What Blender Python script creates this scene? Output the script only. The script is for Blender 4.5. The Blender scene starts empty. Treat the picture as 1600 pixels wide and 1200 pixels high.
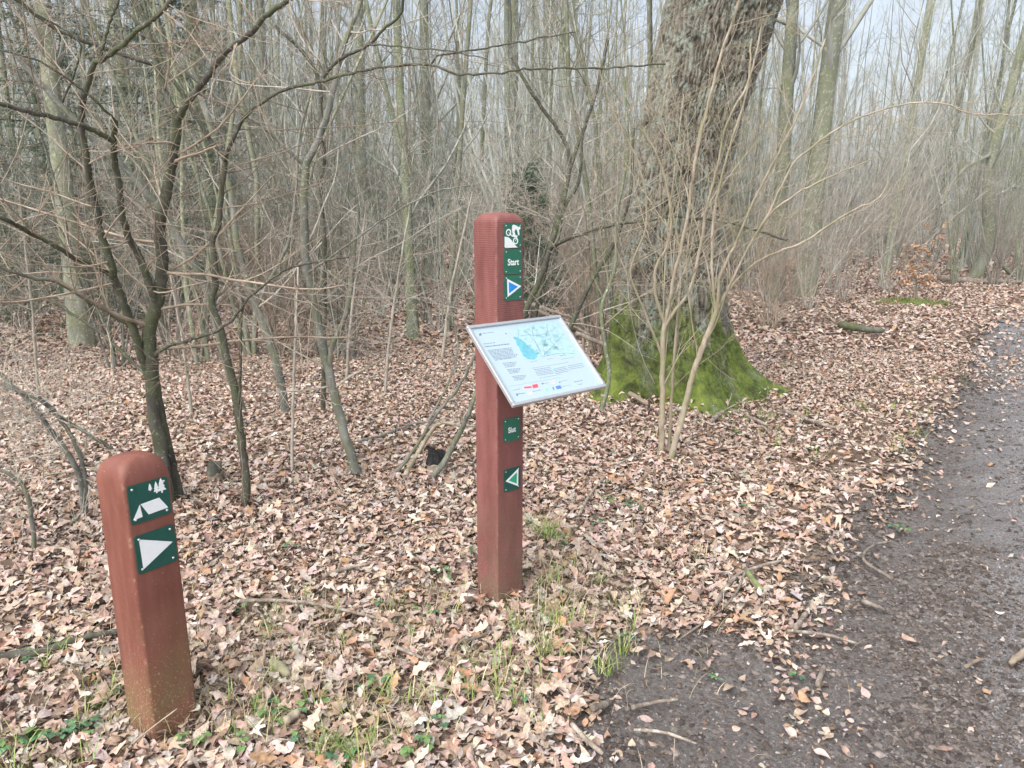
import bpy, math, random
import numpy as np
from mathutils import Vector, Matrix
random.seed(7); rng = np.random.default_rng(7)
scn = bpy.context.scene
col = scn.collection
R = math.radians

# ------------------------------------------------------------------ camera
CAMZ = 1.6; F = 1200.0; TH = math.atan(270/1200)          # focal length in photo pixels, pitch down
cam_d = bpy.data.cameras.new('camera'); cam = bpy.data.objects.new('camera', cam_d); col.objects.link(cam)
cam_d.sensor_width = 36; cam_d.lens = 36*F/1600; cam_d.clip_start = .05; cam_d.clip_end = 1500
cam.location = (0, 0, CAMZ); cam.rotation_euler = (math.pi/2-TH, 0, 0); scn.camera = cam
# ------------------------------------------------------------------ overcast daylight
SUN_EL, SUN_ROT = R(52), R(215)
w = bpy.data.worlds.new('World'); scn.world = w; w.use_nodes = True
nt = w.node_tree; nt.nodes.clear()
sky = nt.nodes.new('ShaderNodeTexSky'); sky.sky_type = 'NISHITA'; sky.sun_disc = False
sky.sun_elevation = SUN_EL; sky.sun_rotation = SUN_ROT; sky.air_density = 1.0; sky.dust_density = 4.0; sky.ozone_density = 1.0
hs = nt.nodes.new('ShaderNodeHueSaturation'); hs.inputs['Saturation'].default_value = .55; hs.inputs['Value'].default_value = 1.0
bg = nt.nodes.new('ShaderNodeBackground'); bg.inputs['Strength'].default_value = .10
wo = nt.nodes.new('ShaderNodeOutputWorld')
nt.links.new(sky.outputs[0], hs.inputs['Color']); nt.links.new(hs.outputs[0], bg.inputs['Color']); nt.links.new(bg.outputs[0], wo.inputs['Surface'])
sd_ = bpy.data.lights.new('sun', 'SUN'); sd_.energy = 1.5; sd_.angle = R(80); sd_.color = (1, .97, .93)
sun = bpy.data.objects.new('sun', sd_); col.objects.link(sun)
sv = Vector((math.sin(SUN_ROT)*math.cos(SUN_EL), math.cos(SUN_ROT)*math.cos(SUN_EL), math.sin(SUN_EL)))
sun.rotation_euler = sv.to_track_quat('Z', 'Y').to_euler(); sun.location = (0, 0, 30)
vs = scn.view_settings; vs.view_transform = 'Standard'; vs.look = 'None'; vs.exposure = 1.4; vs.gamma = 1
scn.cycles.max_bounces = 5; scn.cycles.diffuse_bounces = 3; scn.cycles.glossy_bounces = 2; scn.cycles.transmission_bounces = 1
scn.cycles.use_denoising = True; scn.cycles.denoiser = 'OPENIMAGEDENOISE'; scn.cycles.denoising_prefilter = 'ACCURATE'

# ------------------------------------------------------------------ pixel -> world
CT, ST = math.cos(TH), math.sin(TH)
def ray(u, v):
    xc = (u-800)/F; zc = -(v-600)/F
    return np.array([xc, CT+zc*ST, -ST+zc*CT])
def at(u, v, Y):                       # point seen at photo pixel (u, v) at forward distance Y
    d = ray(u, v); return np.array([0, 0, CAMZ])+d*Y/d[1]
def gp(u, v, z=0.):                    # point of the ground seen at (u, v)
    d = ray(u, v); return np.array([0, 0, CAMZ])+d*(z-CAMZ)/d[2]
def pxs(u, v, Y):                      # metres per photo pixel there
    d = ray(u, v); return Y/d[1]/F

# ------------------------------------------------------------------ noise
def _h(i, j, k):
    n = (i.astype(np.int64)*374761393 + j.astype(np.int64)*668265263 + k.astype(np.int64)*2147483647) & 0x7fffffff
    n = ((n ^ (n >> 13))*1274126177) & 0x7fffffff
    n = ((n ^ (n >> 11))*1103515245) & 0x7fffffff
    return ((n ^ (n >> 16)) & 0xffff)/65535.
def vn(x, y, z=0., s=1., seed=0):
    x = np.asarray(x, float)*s+seed*17.3+1000; y = np.asarray(y, float)*s+seed*9.1+1000; z = np.zeros_like(x)+np.asarray(z, float)*s+seed*3.7+1000
    xi, yi, zi = np.floor(x), np.floor(y), np.floor(z); a, b, c = x-xi, y-yi, z-zi
    a, b, c = a*a*(3-2*a), b*b*(3-2*b), c*c*(3-2*c); r = 0
    for i in (0, 1):
        for j in (0, 1):
            for k in (0, 1):
                r = r+_h(xi+i, yi+j, zi+k)*(a if i else 1-a)*(b if j else 1-b)*(c if k else 1-c)
    return r*2-1
def fbm(x, y, z=0., s=1., o=3, seed=0):
    return sum(vn(x, y, z, s*2**i, seed+i)/2**i for i in range(o))
def sst(x, a, b):
    t = np.clip((x-a)/(b-a), 0, 1); return t*t*(3-2*t)

# ------------------------------------------------------------------ mesh helpers
def mesh_obj(name, V, polys, mat, parent=None, smooth=True, colors=None, mats=None, midx=None):
    """polys: list of (n,k) int arrays"""
    V = np.asarray(V, np.float32)
    me = bpy.data.meshes.new(name)
    me.vertices.add(len(V)); me.vertices.foreach_set('co', V.ravel())
    polys = [np.asarray(p, np.int32) for p in polys if len(p)]
    nl = sum(p.size for p in polys); npol = sum(len(p) for p in polys)
    me.loops.add(nl); me.polygons.add(npol)
    me.loops.foreach_set('vertex_index', np.concatenate([p.ravel() for p in polys]))
    tot = np.concatenate([np.full(len(p), p.shape[1], np.int32) for p in polys])
    st = np.concatenate([[0], np.cumsum(tot)[:-1]]).astype(np.int32)
    me.polygons.foreach_set('loop_start', st); me.polygons.foreach_set('loop_total', tot)
    me.polygons.foreach_set('use_smooth', np.full(npol, bool(smooth)))
    for m in (mats or [mat]): me.materials.append(m)
    if midx is not None: me.polygons.foreach_set('material_index', np.asarray(midx, np.int32))
    me.update(calc_edges=True)
    if colors is not None:
        a = me.color_attributes.new('Col', 'FLOAT_COLOR', 'POINT')
        c = np.ones((len(V), 4), np.float32); c[:, :3] = colors; a.data.foreach_set('color', c.ravel())
    o = bpy.data.objects.new(name, me); col.objects.link(o)
    if parent: o.parent = parent
    return o
class MB:
    """collects vertices and faces"""
    def __init__(s): s.V = []; s.P = []; s.n = 0; s.C = []
    def add(s, V, polys, c=None):
        V = np.asarray(V, float).reshape(-1, 3)
        for p in polys: s.P.append(np.asarray(p)+s.n)
        s.V.append(V); s.n += len(V)
        if c is not None: s.C.append(np.broadcast_to(c, (len(V), 3)))
    def box(s, lo, hi, M=None):
        x0, y0, z0 = lo; x1, y1, z1 = hi
        V = np.array([(x, y, z) for z in (z0, z1) for x, y in ((x0, y0), (x1, y0), (x1, y1), (x0, y1))], float)
        if M is not None: V = V@M[0].T+M[1]
        s.add(V, [[(3, 2, 1, 0), (4, 5, 6, 7), (0, 1, 5, 4), (1, 2, 6, 5), (2, 3, 7, 6), (3, 0, 4, 7)]])
    def build(s, name, mat, parent=None, off=None, smooth=True):
        V = np.concatenate(s.V)
        if off is not None: V = V-np.asarray(off)
        by = {}
        for p in s.P: by.setdefault(p.shape[1], []).append(p)
        return mesh_obj(name, V, [np.concatenate(v) for v in by.values()], mat, parent, smooth, np.concatenate(s.C) if s.C else None)
def tubes(P, Rr, sides):
    """P (M,K,3), Rr (M,K) -> V, quads"""
    M, K, _ = P.shape
    T = np.gradient(P, axis=1); T /= np.linalg.norm(T, axis=2, keepdims=True)+1e-9
    mean = P[:, -1]-P[:, 0]; ref = np.eye(3)[np.argmin(np.abs(mean), axis=1)][:, None, :]
    U = np.cross(T, ref); U /= np.linalg.norm(U, axis=2, keepdims=True)+1e-9
    W = np.cross(T, U)
    a = np.arange(sides)*2*np.pi/sides
    V = P[:, :, None, :]+Rr[:, :, None, None]*(np.cos(a)[:, None]*U[:, :, None, :]+np.sin(a)[:, None]*W[:, :, None, :])
    idx = np.arange(M*K*sides).reshape(M, K, sides); nx = np.roll(idx, -1, axis=2)
    q = np.stack([idx[:, :-1], nx[:, :-1], nx[:, 1:], idx[:, 1:]], -1).reshape(-1, 4)[:, ::-1]
    return V.reshape(-1, 3), q
def resample(pts, rad, K, jit=0.):
    """Catmull-Rom through points, K equally spaced samples"""
    p = np.asarray(pts, float); r = np.asarray(rad, float)
    e = np.vstack([2*p[0]-p[1], p, 2*p[-1]-p[-2]]); out = []; ro = []
    for i in range(len(p)-1):
        for t in np.linspace(0, 1, 9)[:-1]:
            a, b, c, d = e[i:i+4]
            out.append(.5*((2*b)+(-a+c)*t+(2*a-5*b+4*c-d)*t*t+(-a+3*b-3*c+d)*t**3)); ro.append(r[i]*(1-t)+r[i+1]*t)
    out.append(p[-1]); ro.append(r[-1]); out = np.array(out); ro = np.array(ro)
    s = np.r_[0, np.cumsum(np.linalg.norm(np.diff(out, axis=0), axis=1))]; q = np.linspace(0, s[-1], K)
    o = np.stack([np.interp(q, s, out[:, k]) for k in range(3)], 1)
    if jit: o[1:-1] += rng.normal(0, jit, (K-2, 3))
    return o, np.interp(q, s, ro)
def grow(P, Rr, n, t0, t1, ang, ln, K, wig=.12, trop=.05, rr=.55, rmin=.0012, tip=.35, droop=None, g=rng, lenfall=.5):
    """children on parent polylines. ang=(lo,hi) degrees from parent; ln=(lo,hi) metres"""
    M, KP, _ = P.shape; N = M*n
    pi = np.repeat(np.arange(M), n); t = t0+(t1-t0)*g.random(N)
    f = t*(KP-1); i = np.minimum(f.astype(int), KP-2); f = f-i
    p = P[pi, i]*(1-f)[:, None]+P[pi, i+1]*f[:, None]
    T = P[pi, i+1]-P[pi, i]; T /= np.linalg.norm(T, axis=1, keepdims=True)+1e-9
    q = g.normal(size=(N, 3)); q -= T*(q*T).sum(1, keepdims=True); q /= np.linalg.norm(q, axis=1, keepdims=True)+1e-9
    a = np.radians(ang[0]+(ang[1]-ang[0])*g.random(N))[:, None]
    d = T*np.cos(a)+q*np.sin(a)
    r0 = np.maximum((Rr[pi, i]*(1-f)+Rr[pi, i+1]*f)*rr*(.6+.4*g.random(N)), rmin)
    L = (ln[0]+(ln[1]-ln[0])*g.random(N)**1.5)*(1-lenfall*t)
    out = np.empty((N, K, 3)); out[:, 0] = p; st = L/(K-1)
    for k in range(1, K):
        d = d+g.normal(0, wig, (N, 3)); d[:, 2] += trop; d /= np.linalg.norm(d, axis=1, keepdims=True)
        out[:, k] = out[:, k-1]+d*st[:, None]
    rad = r0[:, None]*(1-(1-tip)*np.linspace(0, 1, K)[None, :])
    return out, np.maximum(rad, rmin*.7)
def poly_tri(V2):
    """ear-less: uses bmesh-free fan for convex, mathutils tessellate otherwise"""
    from mathutils.geometry import tessellate_polygon
    return tessellate_polygon([[Vector((x, y, 0)) for x, y in V2]])

# ------------------------------------------------------------------ materials
def mat(name, rough=.8, spec=.3):
    m = bpy.data.materials.new(name); m.use_nodes = True; b = m.node_tree.nodes['Principled BSDF']
    b.inputs['Roughness'].default_value = rough; b.inputs['Specular IOR Level'].default_value = spec
    return m, m.node_tree, b
def N(nt, t, **kw):
    n = nt.nodes.new('ShaderNode'+t)
    for k, v in kw.items():
        if k.startswith('_'): n.inputs[k[1:]].default_value = v
        else: setattr(n, k, v)
    return n
def ramp(nt, fac, stops):
    r = nt.nodes.new('ShaderNodeValToRGB'); e = r.color_ramp.elements
    while len(e) < len(stops): e.new(.5)
    for x, (p, c) in zip(e, stops): x.position = p; x.color = (*c, 1)
    nt.links.new(fac, r.inputs[0]); return r.outputs[0]
def mix(nt, fac, a, b, mode='MIX'):
    m = nt.nodes.new('ShaderNodeMix'); m.data_type = 'RGBA'; m.blend_type = mode
    for s, v in ((0, fac), (6, a), (7, b)):
        if hasattr(v, 'is_linked'): nt.links.new(v, m.inputs[s])
        else: m.inputs[s].default_value = (*v, 1) if isinstance(v, tuple) else v
    return m.outputs[2]
def coords(nt, scale=(1, 1, 1), src='Object'):
    tc = nt.nodes.new('ShaderNodeTexCoord'); mp = nt.nodes.new('ShaderNodeMapping'); mp.inputs['Scale'].default_value = scale
    nt.links.new(tc.outputs[src], mp.inputs[0]); return mp.outputs[0]
def noise(nt, vec, s, d=4, r=.6, dist=0):
    n = N(nt, 'TexNoise', _Scale=s, _Detail=d, _Roughness=r, _Distortion=dist); nt.links.new(vec, n.inputs['Vector']); return n.outputs['Fac']
def bump(nt, b, h, st=.4, dist=.01):
    n = N(nt, 'Bump', _Strength=st, _Distance=dist); nt.links.new(h, n.inputs['Height']); nt.links.new(n.outputs[0], b.inputs['Normal'])
def bark(name, dark, mid, pale, s=9., lich=.0, lc=(.42, .46, .38), green=.0, gc=(.10, .12, .05), rnd=.35, rough=.85):
    m, nt, b = mat(name, rough, .2)
    v = coords(nt, (1, 1, .35)); n1 = noise(nt, v, s, 5, .65, .4)
    c = ramp(nt, n1, [(.3, dark), (.5, mid), (.72, pale)])
    v2 = coords(nt)
    if green:
        n2 = noise(nt, v2, s*.35, 3, .6); c = mix(nt, ramp(nt, n2, [(.5-green*.3, (0, 0, 0)), (.62, (.8,)*3)]), c, gc)
    if lich:
        n3 = noise(nt, v2, s*3.6, 5, .75); c = mix(nt, ramp(nt, n3, [(.66-lich*.25, (0, 0, 0)), (.72-lich*.25, (.9,)*3)]), c, lc)
    oi = nt.nodes.new('ShaderNodeObjectInfo'); mr = N(nt, 'MapRange'); mr.inputs['To Min'].default_value = 1-rnd; mr.inputs['To Max'].default_value = 1+rnd
    nt.links.new(oi.outputs['Random'], mr.inputs[0]); h = nt.nodes.new('ShaderNodeHueSaturation'); nt.links.new(mr.outputs[0], h.inputs['Value']); nt.links.new(c, h.inputs['Color'])
    nt.links.new(h.outputs[0], b.inputs['Base Color']); bump(nt, b, n1, .6, .006); return m
M_dark = bark('dark_bark', (.035, .032, .027), (.08, .076, .062), (.16, .16, .135), 14, .3, (.26, .29, .24), .3, (.09, .105, .055), .12)
M_grey = bark('grey_bark', (.08, .085, .075), (.165, .17, .15), (.28, .29, .26), 12, .3, (.38, .41, .36), .15, (.15, .17, .09), .1)
M_back = bark('wood_bark', (.12, .125, .105), (.22, .23, .19), (.35, .365, .315), 7, .4, (.42, .46, .36), .5, (.19, .21, .11), .3)
M_lich = bark('lichen_bark', (.10, .11, .09), (.19, .21, .165), (.32, .35, .29), 14, .4, (.50, .56, .46), .5, (.16, .19, .08), .1)
M_twig = bark('twig_bark', (.20, .185, .155), (.36, .335, .285), (.53, .505, .445), 10, 0, rnd=.25)
M_red = bark('red_twig_bark', (.16, .125, .095), (.29, .235, .18), (.44, .38, .31), 10, 0, rnd=.25)
M_pale = bark('pale_twig_bark', (.22, .18, .135), (.38, .32, .25), (.52, .46, .38), 16, .2, (.42, .44, .34), .3, (.22, .22, .12), .1)
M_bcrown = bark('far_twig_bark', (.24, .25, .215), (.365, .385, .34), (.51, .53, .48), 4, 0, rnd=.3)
M_stick = bark('stick_bark', (.10, .08, .065), (.21, .175, .145), (.38, .34, .30), 22, .3, (.42, .44, .36), 0, rnd=.3)
M_leandark = bark('blackish_bark', (.05, .05, .045), (.10, .10, .09), (.19, .185, .165), 7, .2, (.2, .22, .18), .3, rnd=.1)

def vcol_mat(name, rough=.75, spec=.25, bsc=0, trans=0):
    m, nt, b = mat(name, rough, spec); a = N(nt, 'VertexColor', layer_name='Col')
    v = coords(nt); n = noise(nt, v, 90, 3, .6)
    c = mix(nt, 1., a.outputs[0], ramp(nt, n, [(.3, (.72, .7, .68)), (.65, (1.12, 1.12, 1.12))]), 'MULTIPLY')
    nt.links.new(c, b.inputs['Base Color'])
    if bsc: bump(nt, b, n, .5, .002)
    return m
M_leaf = vcol_mat('dead_leaf', .7, .3, 1)
M_green = vcol_mat('green_leaf', .55, .4)
M_stone = vcol_mat('gravel_stone', .8, .3)

def ground_mat():
    m, nt, b = mat('leafy_soil', .95, .1); v = coords(nt)
    vo = N(nt, 'TexVoronoi', _Scale=16.); nt.links.new(v, vo.inputs['Vector'])
    sp = N(nt, 'SeparateColor'); nt.links.new(vo.outputs['Color'], sp.inputs[0])
    leafc = ramp(nt, sp.outputs[0], [(0, (.10, .065, .045)), (.35, (.24, .16, .12)), (.6, (.38, .28, .21)), (.85, (.48, .38, .31)), (1, (.27, .14, .08))])
    n1 = noise(nt, v, 40, 5, .7); n2 = noise(nt, v, 1.3, 4, .6)
    soil = ramp(nt, n1, [(.3, (.08, .06, .048)), (.7, (.22, .165, .13))])
    sx = N(nt, 'SeparateXYZ'); nt.links.new(v, sx.inputs[0])
    mr = N(nt, 'MapRange'); mr.inputs['From Min'].default_value = 8; mr.inputs['From Max'].default_value = 26; mr.inputs['To Min'].default_value = .25; mr.inputs['To Max'].default_value = .85
    nt.links.new(sx.outputs[1], mr.inputs[0])
    c = mix(nt, mr.outputs[0], soil, leafc)
    c = mix(nt, ramp(nt, n2, [(.5, (0, 0, 0)), (.75, (.3,)*3)]), c, (.13, .13, .06))
    nt.links.new(c, b.inputs['Base Color']); bump(nt, b, n1, .7, .02); return m
def path_mat():
    m, nt, b = mat('gravel_mud', .8, .2); v = coords(nt)
    n1 = noise(nt, v, 55, 6, .75); n2 = noise(nt, v, 3.0, 4, .6); n3 = noise(nt, v, 180, 3, .6)
    mud = ramp(nt, n1, [(.28, (.07, .061, .057)), (.5, (.14, .127, .12)), (.75, (.27, .25, .235))])
    gr = ramp(nt, n3, [(.3, (.09, .087, .088)), (.5, (.20, .196, .20)), (.66, (.44, .435, .44))])
    sx = N(nt, 'SeparateXYZ'); nt.links.new(v, sx.inputs[0])
    # gravel lies towards the middle of the path, mud along its edge
    gx = N(nt, 'Math', operation='MULTIPLY_ADD'); nt.links.new(sx.outputs[1], gx.inputs[0]); gx.inputs[1].default_value = -.62; nt.links.new(sx.outputs[0], gx.inputs[2])
    g2 = N(nt, 'Math', operation='MULTIPLY_ADD'); nt.links.new(n2, g2.inputs[0]); g2.inputs[1].default_value = 1.1; nt.links.new(gx.outputs[0], g2.inputs[2])
    fac = ramp(nt, g2.outputs[0], [(.45, (0, 0, 0)), (.95, (.9,)*3)])
    c = mix(nt, fac, mud, gr)
    nt.links.new(c, b.inputs['Base Color'])
    rr = ramp(nt, n2, [(.35, (.68,)*3), (.6, (.95,)*3)]); nt.links.new(rr, b.inputs['Roughness'])
    bump(nt, b, n1, .9, .02); return m

# ------------------------------------------------------------------ tags
def tag(o, label=None, cat=None, group=None, kind=None):
    for k, v in (('label', label), ('category', cat), ('group', group), ('kind', kind)):
        if v: o[k] = v
    return o
def thing(name, label, cat, loc, group=None, rz=0):
    o = bpy.data.objects.new(name, None); col.objects.link(o); o.location = tuple(map(float, loc)); o.rotation_euler = (0, 0, rz); o.empty_display_size = .1
    return tag(o, label, cat, group)

# ------------------------------------------------------------------ terrain
edge_px = [(872, 1200), (896, 1100), (930, 1020), (1010, 985), (1100, 985), (1180, 1000), (1225, 985), (1262, 930), (1296, 850), (1350, 797), (1400, 748), (1440, 690), (1480, 630), (1508, 575), (1518, 535), (1545, 505), (1600, 488)]
EP = [tuple(gp(*q)[:2]) for q in edge_px]+[(11, 14.6), (16, 18), (34, 27), (34, 23), (20, 14.5), (13, 8.6), (9, 3), (8.5, -3.5), (.1, -3.5), (.08, 1.4)]
EP = np.array(EP)
def path_sd(x, y):
    """positive inside the path"""
    x = np.asarray(x, float); y = np.asarray(y, float); best = np.full(x.shape, 1e9); ins = np.zeros(x.shape, bool)
    for (ax, ay), (bx, by) in zip(EP, np.roll(EP, -1, axis=0)):
        dx, dy = bx-ax, by-ay; t = np.clip(((x-ax)*dx+(y-ay)*dy)/(dx*dx+dy*dy), 0, 1)
        best = np.minimum(best, np.hypot(x-ax-t*dx, y-ay-t*dy))
        c = (ay > y) != (by > y); xi = ax+(y-ay)*dx/(dy if abs(dy) > 1e-9 else 1e-9); ins ^= c & (x < xi)
    s = np.where(ins, best, -best)
    return s+.09*fbm(x, y, 0, 3.2, 3, 5)*np.clip(1.2-np.abs(s), 0, 1)
OAK = gp(1052, 612); OAK[1] = 6.42
q1_, q2_ = gp(243, 1160), gp(778, 946); POSTS = [(q1_[0], q1_[1]+.09, .12), (q2_[0]+.02, q2_[1]+.09, .12)]
def terrain(x, y, sd=None):
    x = np.asarray(x, float); y = np.asarray(y, float)
    if sd is None: sd = path_sd(x, y)
    near = sst(np.hypot(x, y), 5, 13)
    h = .10*vn(x, y, 0, .35, 1)*near+.03*vn(x, y, 0, 1.1, 2)*(.3+.7*near)+.008*vn(x, y, 0, 5, 3)
    for qx, qy, sg in POSTS: h = h*(1-np.exp(-((x-qx)**2+(y-qy)**2)/sg))-.022*np.exp(-((x-qx)**2+(y-qy)**2)/(sg*.35))
    h = h-.045*sst(sd, -.05, .25)
    br = sst(y, 2.6, 3.4)*(1-sst(y, 7, 12)*.7)
    h = h+br*.11*np.exp(-((sd+.03)/.10)**2)*(.45+.7*vn(x, y, 0, 4, 4)+.35*vn(x, y, 0, 13, 6))
    h = h+np.where(sd > 0, .018*fbm(x, y, 0, 9, 4, 8)*(1-.6*sst(sd, .6, 1.2))+.03*np.sin((x*.84-y*.54)*4.2)*sst(sd, .1, .5)*(.6+.6*vn(x, y, 0, .9, 21)), 0)
    return h
def tz(x, y): return float(terrain(np.array([x]), np.array([y]))[0])

def axis(segs):
    out = [segs[0][0]]
    for a, b, s0, s1 in segs:
        p = a; n = 0
        while p < b-1e-6:
            s = s0+(s1-s0)*(p-a)/(b-a); p = min(p+s, b); out.append(p)
    return np.array(out)
gx = axis([(-400, -60, 60, 20), (-60, -8, 8, .5), (-8, -3, .25, .05), (-3, 4.5, .03, .03), (4.5, 10, .06, .3), (10, 60, .5, 8), (60, 400, 20, 60)])
gy = axis([(-60, -3, 15, 1), (-3, 1, .8, .1), (1, 5.5, .026, .03), (5.5, 12, .05, .1), (12, 40, .2, 1.5), (40, 500, 4, 60)])
GX, GY = np.meshgrid(gx, gy); SD = path_sd(GX, GY); GZ = terrain(GX, GY, SD)
nx_, ny_ = len(gx), len(gy); idx = np.arange(nx_*ny_).reshape(ny_, nx_)
quads = np.stack([idx[:-1, :-1], idx[:-1, 1:], idx[1:, 1:], idx[1:, :-1]], -1).reshape(-1, 4)
tag(mesh_obj('ground', np.stack([GX, GY, GZ], -1).reshape(-1, 3), [quads], ground_mat()), kind='structure')
off = np.clip(SD*.12, -.02, .006)
keep = (np.max(SD.ravel()[quads], axis=1) > -.06); pq = quads[keep]; us = np.unique(pq); rm = np.full(nx_*ny_, -1); rm[us] = np.arange(len(us))
tag(mesh_obj('path', np.stack([GX, GY, GZ+off], -1).reshape(-1, 3)[us], [rm[pq]], path_mat()), kind='structure')

# ------------------------------------------------------------------ leaf litter
PAL = np.array([(.47, .36, .30), (.41, .30, .235), (.52, .43, .37), (.37, .225, .14), (.27, .185, .14), (.43, .375, .335), (.58, .52, .45), (.34, .245, .19), (.16, .115, .09)])
PAL = np.clip(PAL*np.array([1.03, 1.03, 1.03]), 0, .8)
PW = np.array([.27, .2, .13, .07, .09, .12, .03, .07, .02]); PW = PW/PW.sum()
def strip_leaf(wf, n, tips=True):
    """leaf along +x, unit length, three rows of vertices"""
    t = np.linspace(0, 1, n); w_ = np.array([wf(a) for a in t])
    V = np.concatenate([np.stack([t, w_, 0*t], 1), np.stack([t, 0*t, 0*t], 1), np.stack([t, -w_, 0*t], 1)])
    q = []
    for i in range(n-1): q += [(i, n+i, n+i+1, i+1)[::-1], (n+i, 2*n+i, 2*n+i+1, n+i+1)[::-1]]
    return V, np.array(q)
def oakw(t):
    b = .30*math.sin(math.pi*min(1, t**.8))**.8*(.45+.75*t) if 0 < t < 1 else .012
    return max(.012, b*(.72+.26*math.sin(t*21-1.0)+.06*math.sin(t*47)))
OAKL = strip_leaf(oakw, 17)
BEE = strip_leaf(lambda t: max(.01, .27*math.sin(math.pi*t**.85)), 6)
SIMP = strip_leaf(lambda t: [.03, .26, .22, .02][int(round(t*3))], 4)
def maple():
    a = []; lob = [(-2.5, .35), (-2.0, .30), (-1.55, .78), (-1.2, .45), (-.95, .5), (-.8, .82), (-.62, .85), (-.4, .48), (-.14, .9), (0, 1.), (.14, .9), (.4, .48), (.62, .85), (.8, .82), (.95, .5), (1.2, .45), (1.55, .78), (2.0, .30), (2.5, .35)]
    V = [(.3, 0, 0)]+[(.3+.62*r*math.cos(t), .62*r*math.sin(t), 0) for t, r in lob]+[(.1, 0, 0)]
    n = len(lob); f = [(0, i, i+1) for i in range(1, n)]+[(0, n, n+1), (0, n+1, 1)]
    return np.array(V, float), np.array(f)
MAP = maple()
def scatter(mb, tmpl, X, Y, size, tilt, lift, curl=1., g=rng, pal=PAL, pw=PW, zoff=None):
    V0, Fc = tmpl; n = len(X); nv = len(V0)
    L = size[0]+(size[1]-size[0])*g.random(n); asp = .8+.5*g.random(n)
    x = V0[None, :, 0]-.5; y = V0[None, :, 1]*asp[:, None]
    c1 = g.normal(0, .9, n)[:, None]*curl; c2 = g.normal(0, .35, n)[:, None]*curl; c3 = g.normal(0, .8, n)[:, None]*curl; c4 = g.normal(0, 1.5, n)[:, None]*curl
    z = c1*y*y*1.8+c2*x*x+c3*x*y+c4*x*x*x*.5+np.abs(y)*g.normal(.1, .25, n)[:, None]*curl
    P = np.stack([x+0*y, y, z], -1)*L[:, None, None]
    # rotation: tilt about a random horizontal axis, after a random yaw; a few lie upside down
    yaw = g.random(n)*2*np.pi; ta = np.abs(g.normal(0, tilt, n)); ph = g.random(n)*2*np.pi
    cy, sy = np.cos(yaw)[:, None], np.sin(yaw)[:, None]
    px = P[..., 0]*cy-P[..., 1]*sy; py = P[..., 0]*sy+P[..., 1]*cy; pz = P[..., 2]
    k = np.stack([np.cos(ph), np.sin(ph), 0*ph], 1)[:, None, :]; p = np.stack([px, py, pz], -1)
    ct, st_ = np.cos(ta)[:, None, None], np.sin(ta)[:, None, None]
    p = p*ct+np.cross(np.broadcast_to(k, p.shape), p)*st_+k*(p*k).sum(-1, keepdims=True)*(1-ct)
    Z = terrain(X, Y) if zoff is None else zoff
    lo = p[..., 2].min(1); zz = Z+lift*g.random(n)**1.5+.004-lo*.55
    p = p+np.stack([X, Y, zz], 1)[:, None, :]
    C = pal[g.choice(len(pal), n, p=pw)]*(1+g.normal(0, .13, n))[:, None]*(1+g.normal(0, .04, (n, 3)))
    C = np.clip(C, .01, .85)
    mb.add(p.reshape(-1, 3), [(Fc[None]+(np.arange(n)*nv)[:, None, None]).reshape(-1, Fc.shape[1])], np.repeat(C, nv, axis=0))
def litter_prob(X, Y):
    sd = path_sd(X, Y); cl = vn(X, Y, 0, 2.2, 11)
    p = np.where(sd < 0, 1., 0.)*(.8+.2*(vn(X, Y, 0, 1.6, 12) > -.3))
    p *= 1-.55*sst(.35-np.abs(sd+.3), 0, .3)*(cl > -.1)*(Y > 3)
    p *= 1-.75*np.exp(-((sd+.03)/.08)**2)*(Y > 2.9)*(cl > -.45)
    d0 = np.hypot(X-OAK[0], Y-OAK[1]); p *= sst(d0, .1, .2)
    inn = .02+.55*np.exp(-np.clip(sd, 0, 9)/.07)+.45*(vn(X, Y, 0, 3.1, 13) > .35)*np.exp(-((X-.55*Y+.35)/.3)**2)
    far = np.where(Y > 7, .15, 0)
    return np.where(sd < 0, p, inn+far)
def region(n, y0, y1, fn):
    """random points over the strip y0..y1 (area-uniform) with x limits fn(y)"""
    Y = y0+(y1-y0)*rng.random(int(n*3)); W_ = fn(Y); wm = W_.max(); k = rng.random(len(Y)) < W_/wm; Y = Y[k][:n]; Wd = fn(Y)
    X = (rng.random(len(Y))*2-1)*Wd; k = rng.random(len(X)) < litter_prob(X, Y); return X[k], Y[k]
mb = MB()
wf = lambda y: .74*y+.9
for tm, n, sz in ((OAKL, 11000, (.032, .105)), (MAP, 1600, (.035, .075)), (BEE, 16000, (.024, .06))):
    X, Y = region(n, 1.3, 4.6, wf)
    if tm is not BEE: k = path_sd(X, Y) < .06; X, Y = X[k], Y[k]
    scatter(mb, tm, X, Y, sz, .36, .030, .8 if tm is MAP else 1.1)
X, Y = region(42000, 1.3, 4.6, wf); scatter(mb, SIMP, X, Y, (.012, .04), .45, .03, 1.5, pal=PAL*.8)    # torn scraps
for tm, n, sz in ((BEE, 74000, (.026, .06)), (OAKL, 16000, (.035, .075))):
    X, Y = region(n, 4.6, 9, wf); scatter(mb, tm, X, Y, sz, .36, .036, 1.1)
X, Y = region(110000, 9, 20, lambda y: .72*y+2); scatter(mb, SIMP, X, Y, (.05, .10), .35, .05)
X, Y = region(90000, 20, 48, lambda y: .7*y+3); scatter(mb, SIMP, X, Y, (.10, .19), .35, .06)
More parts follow.
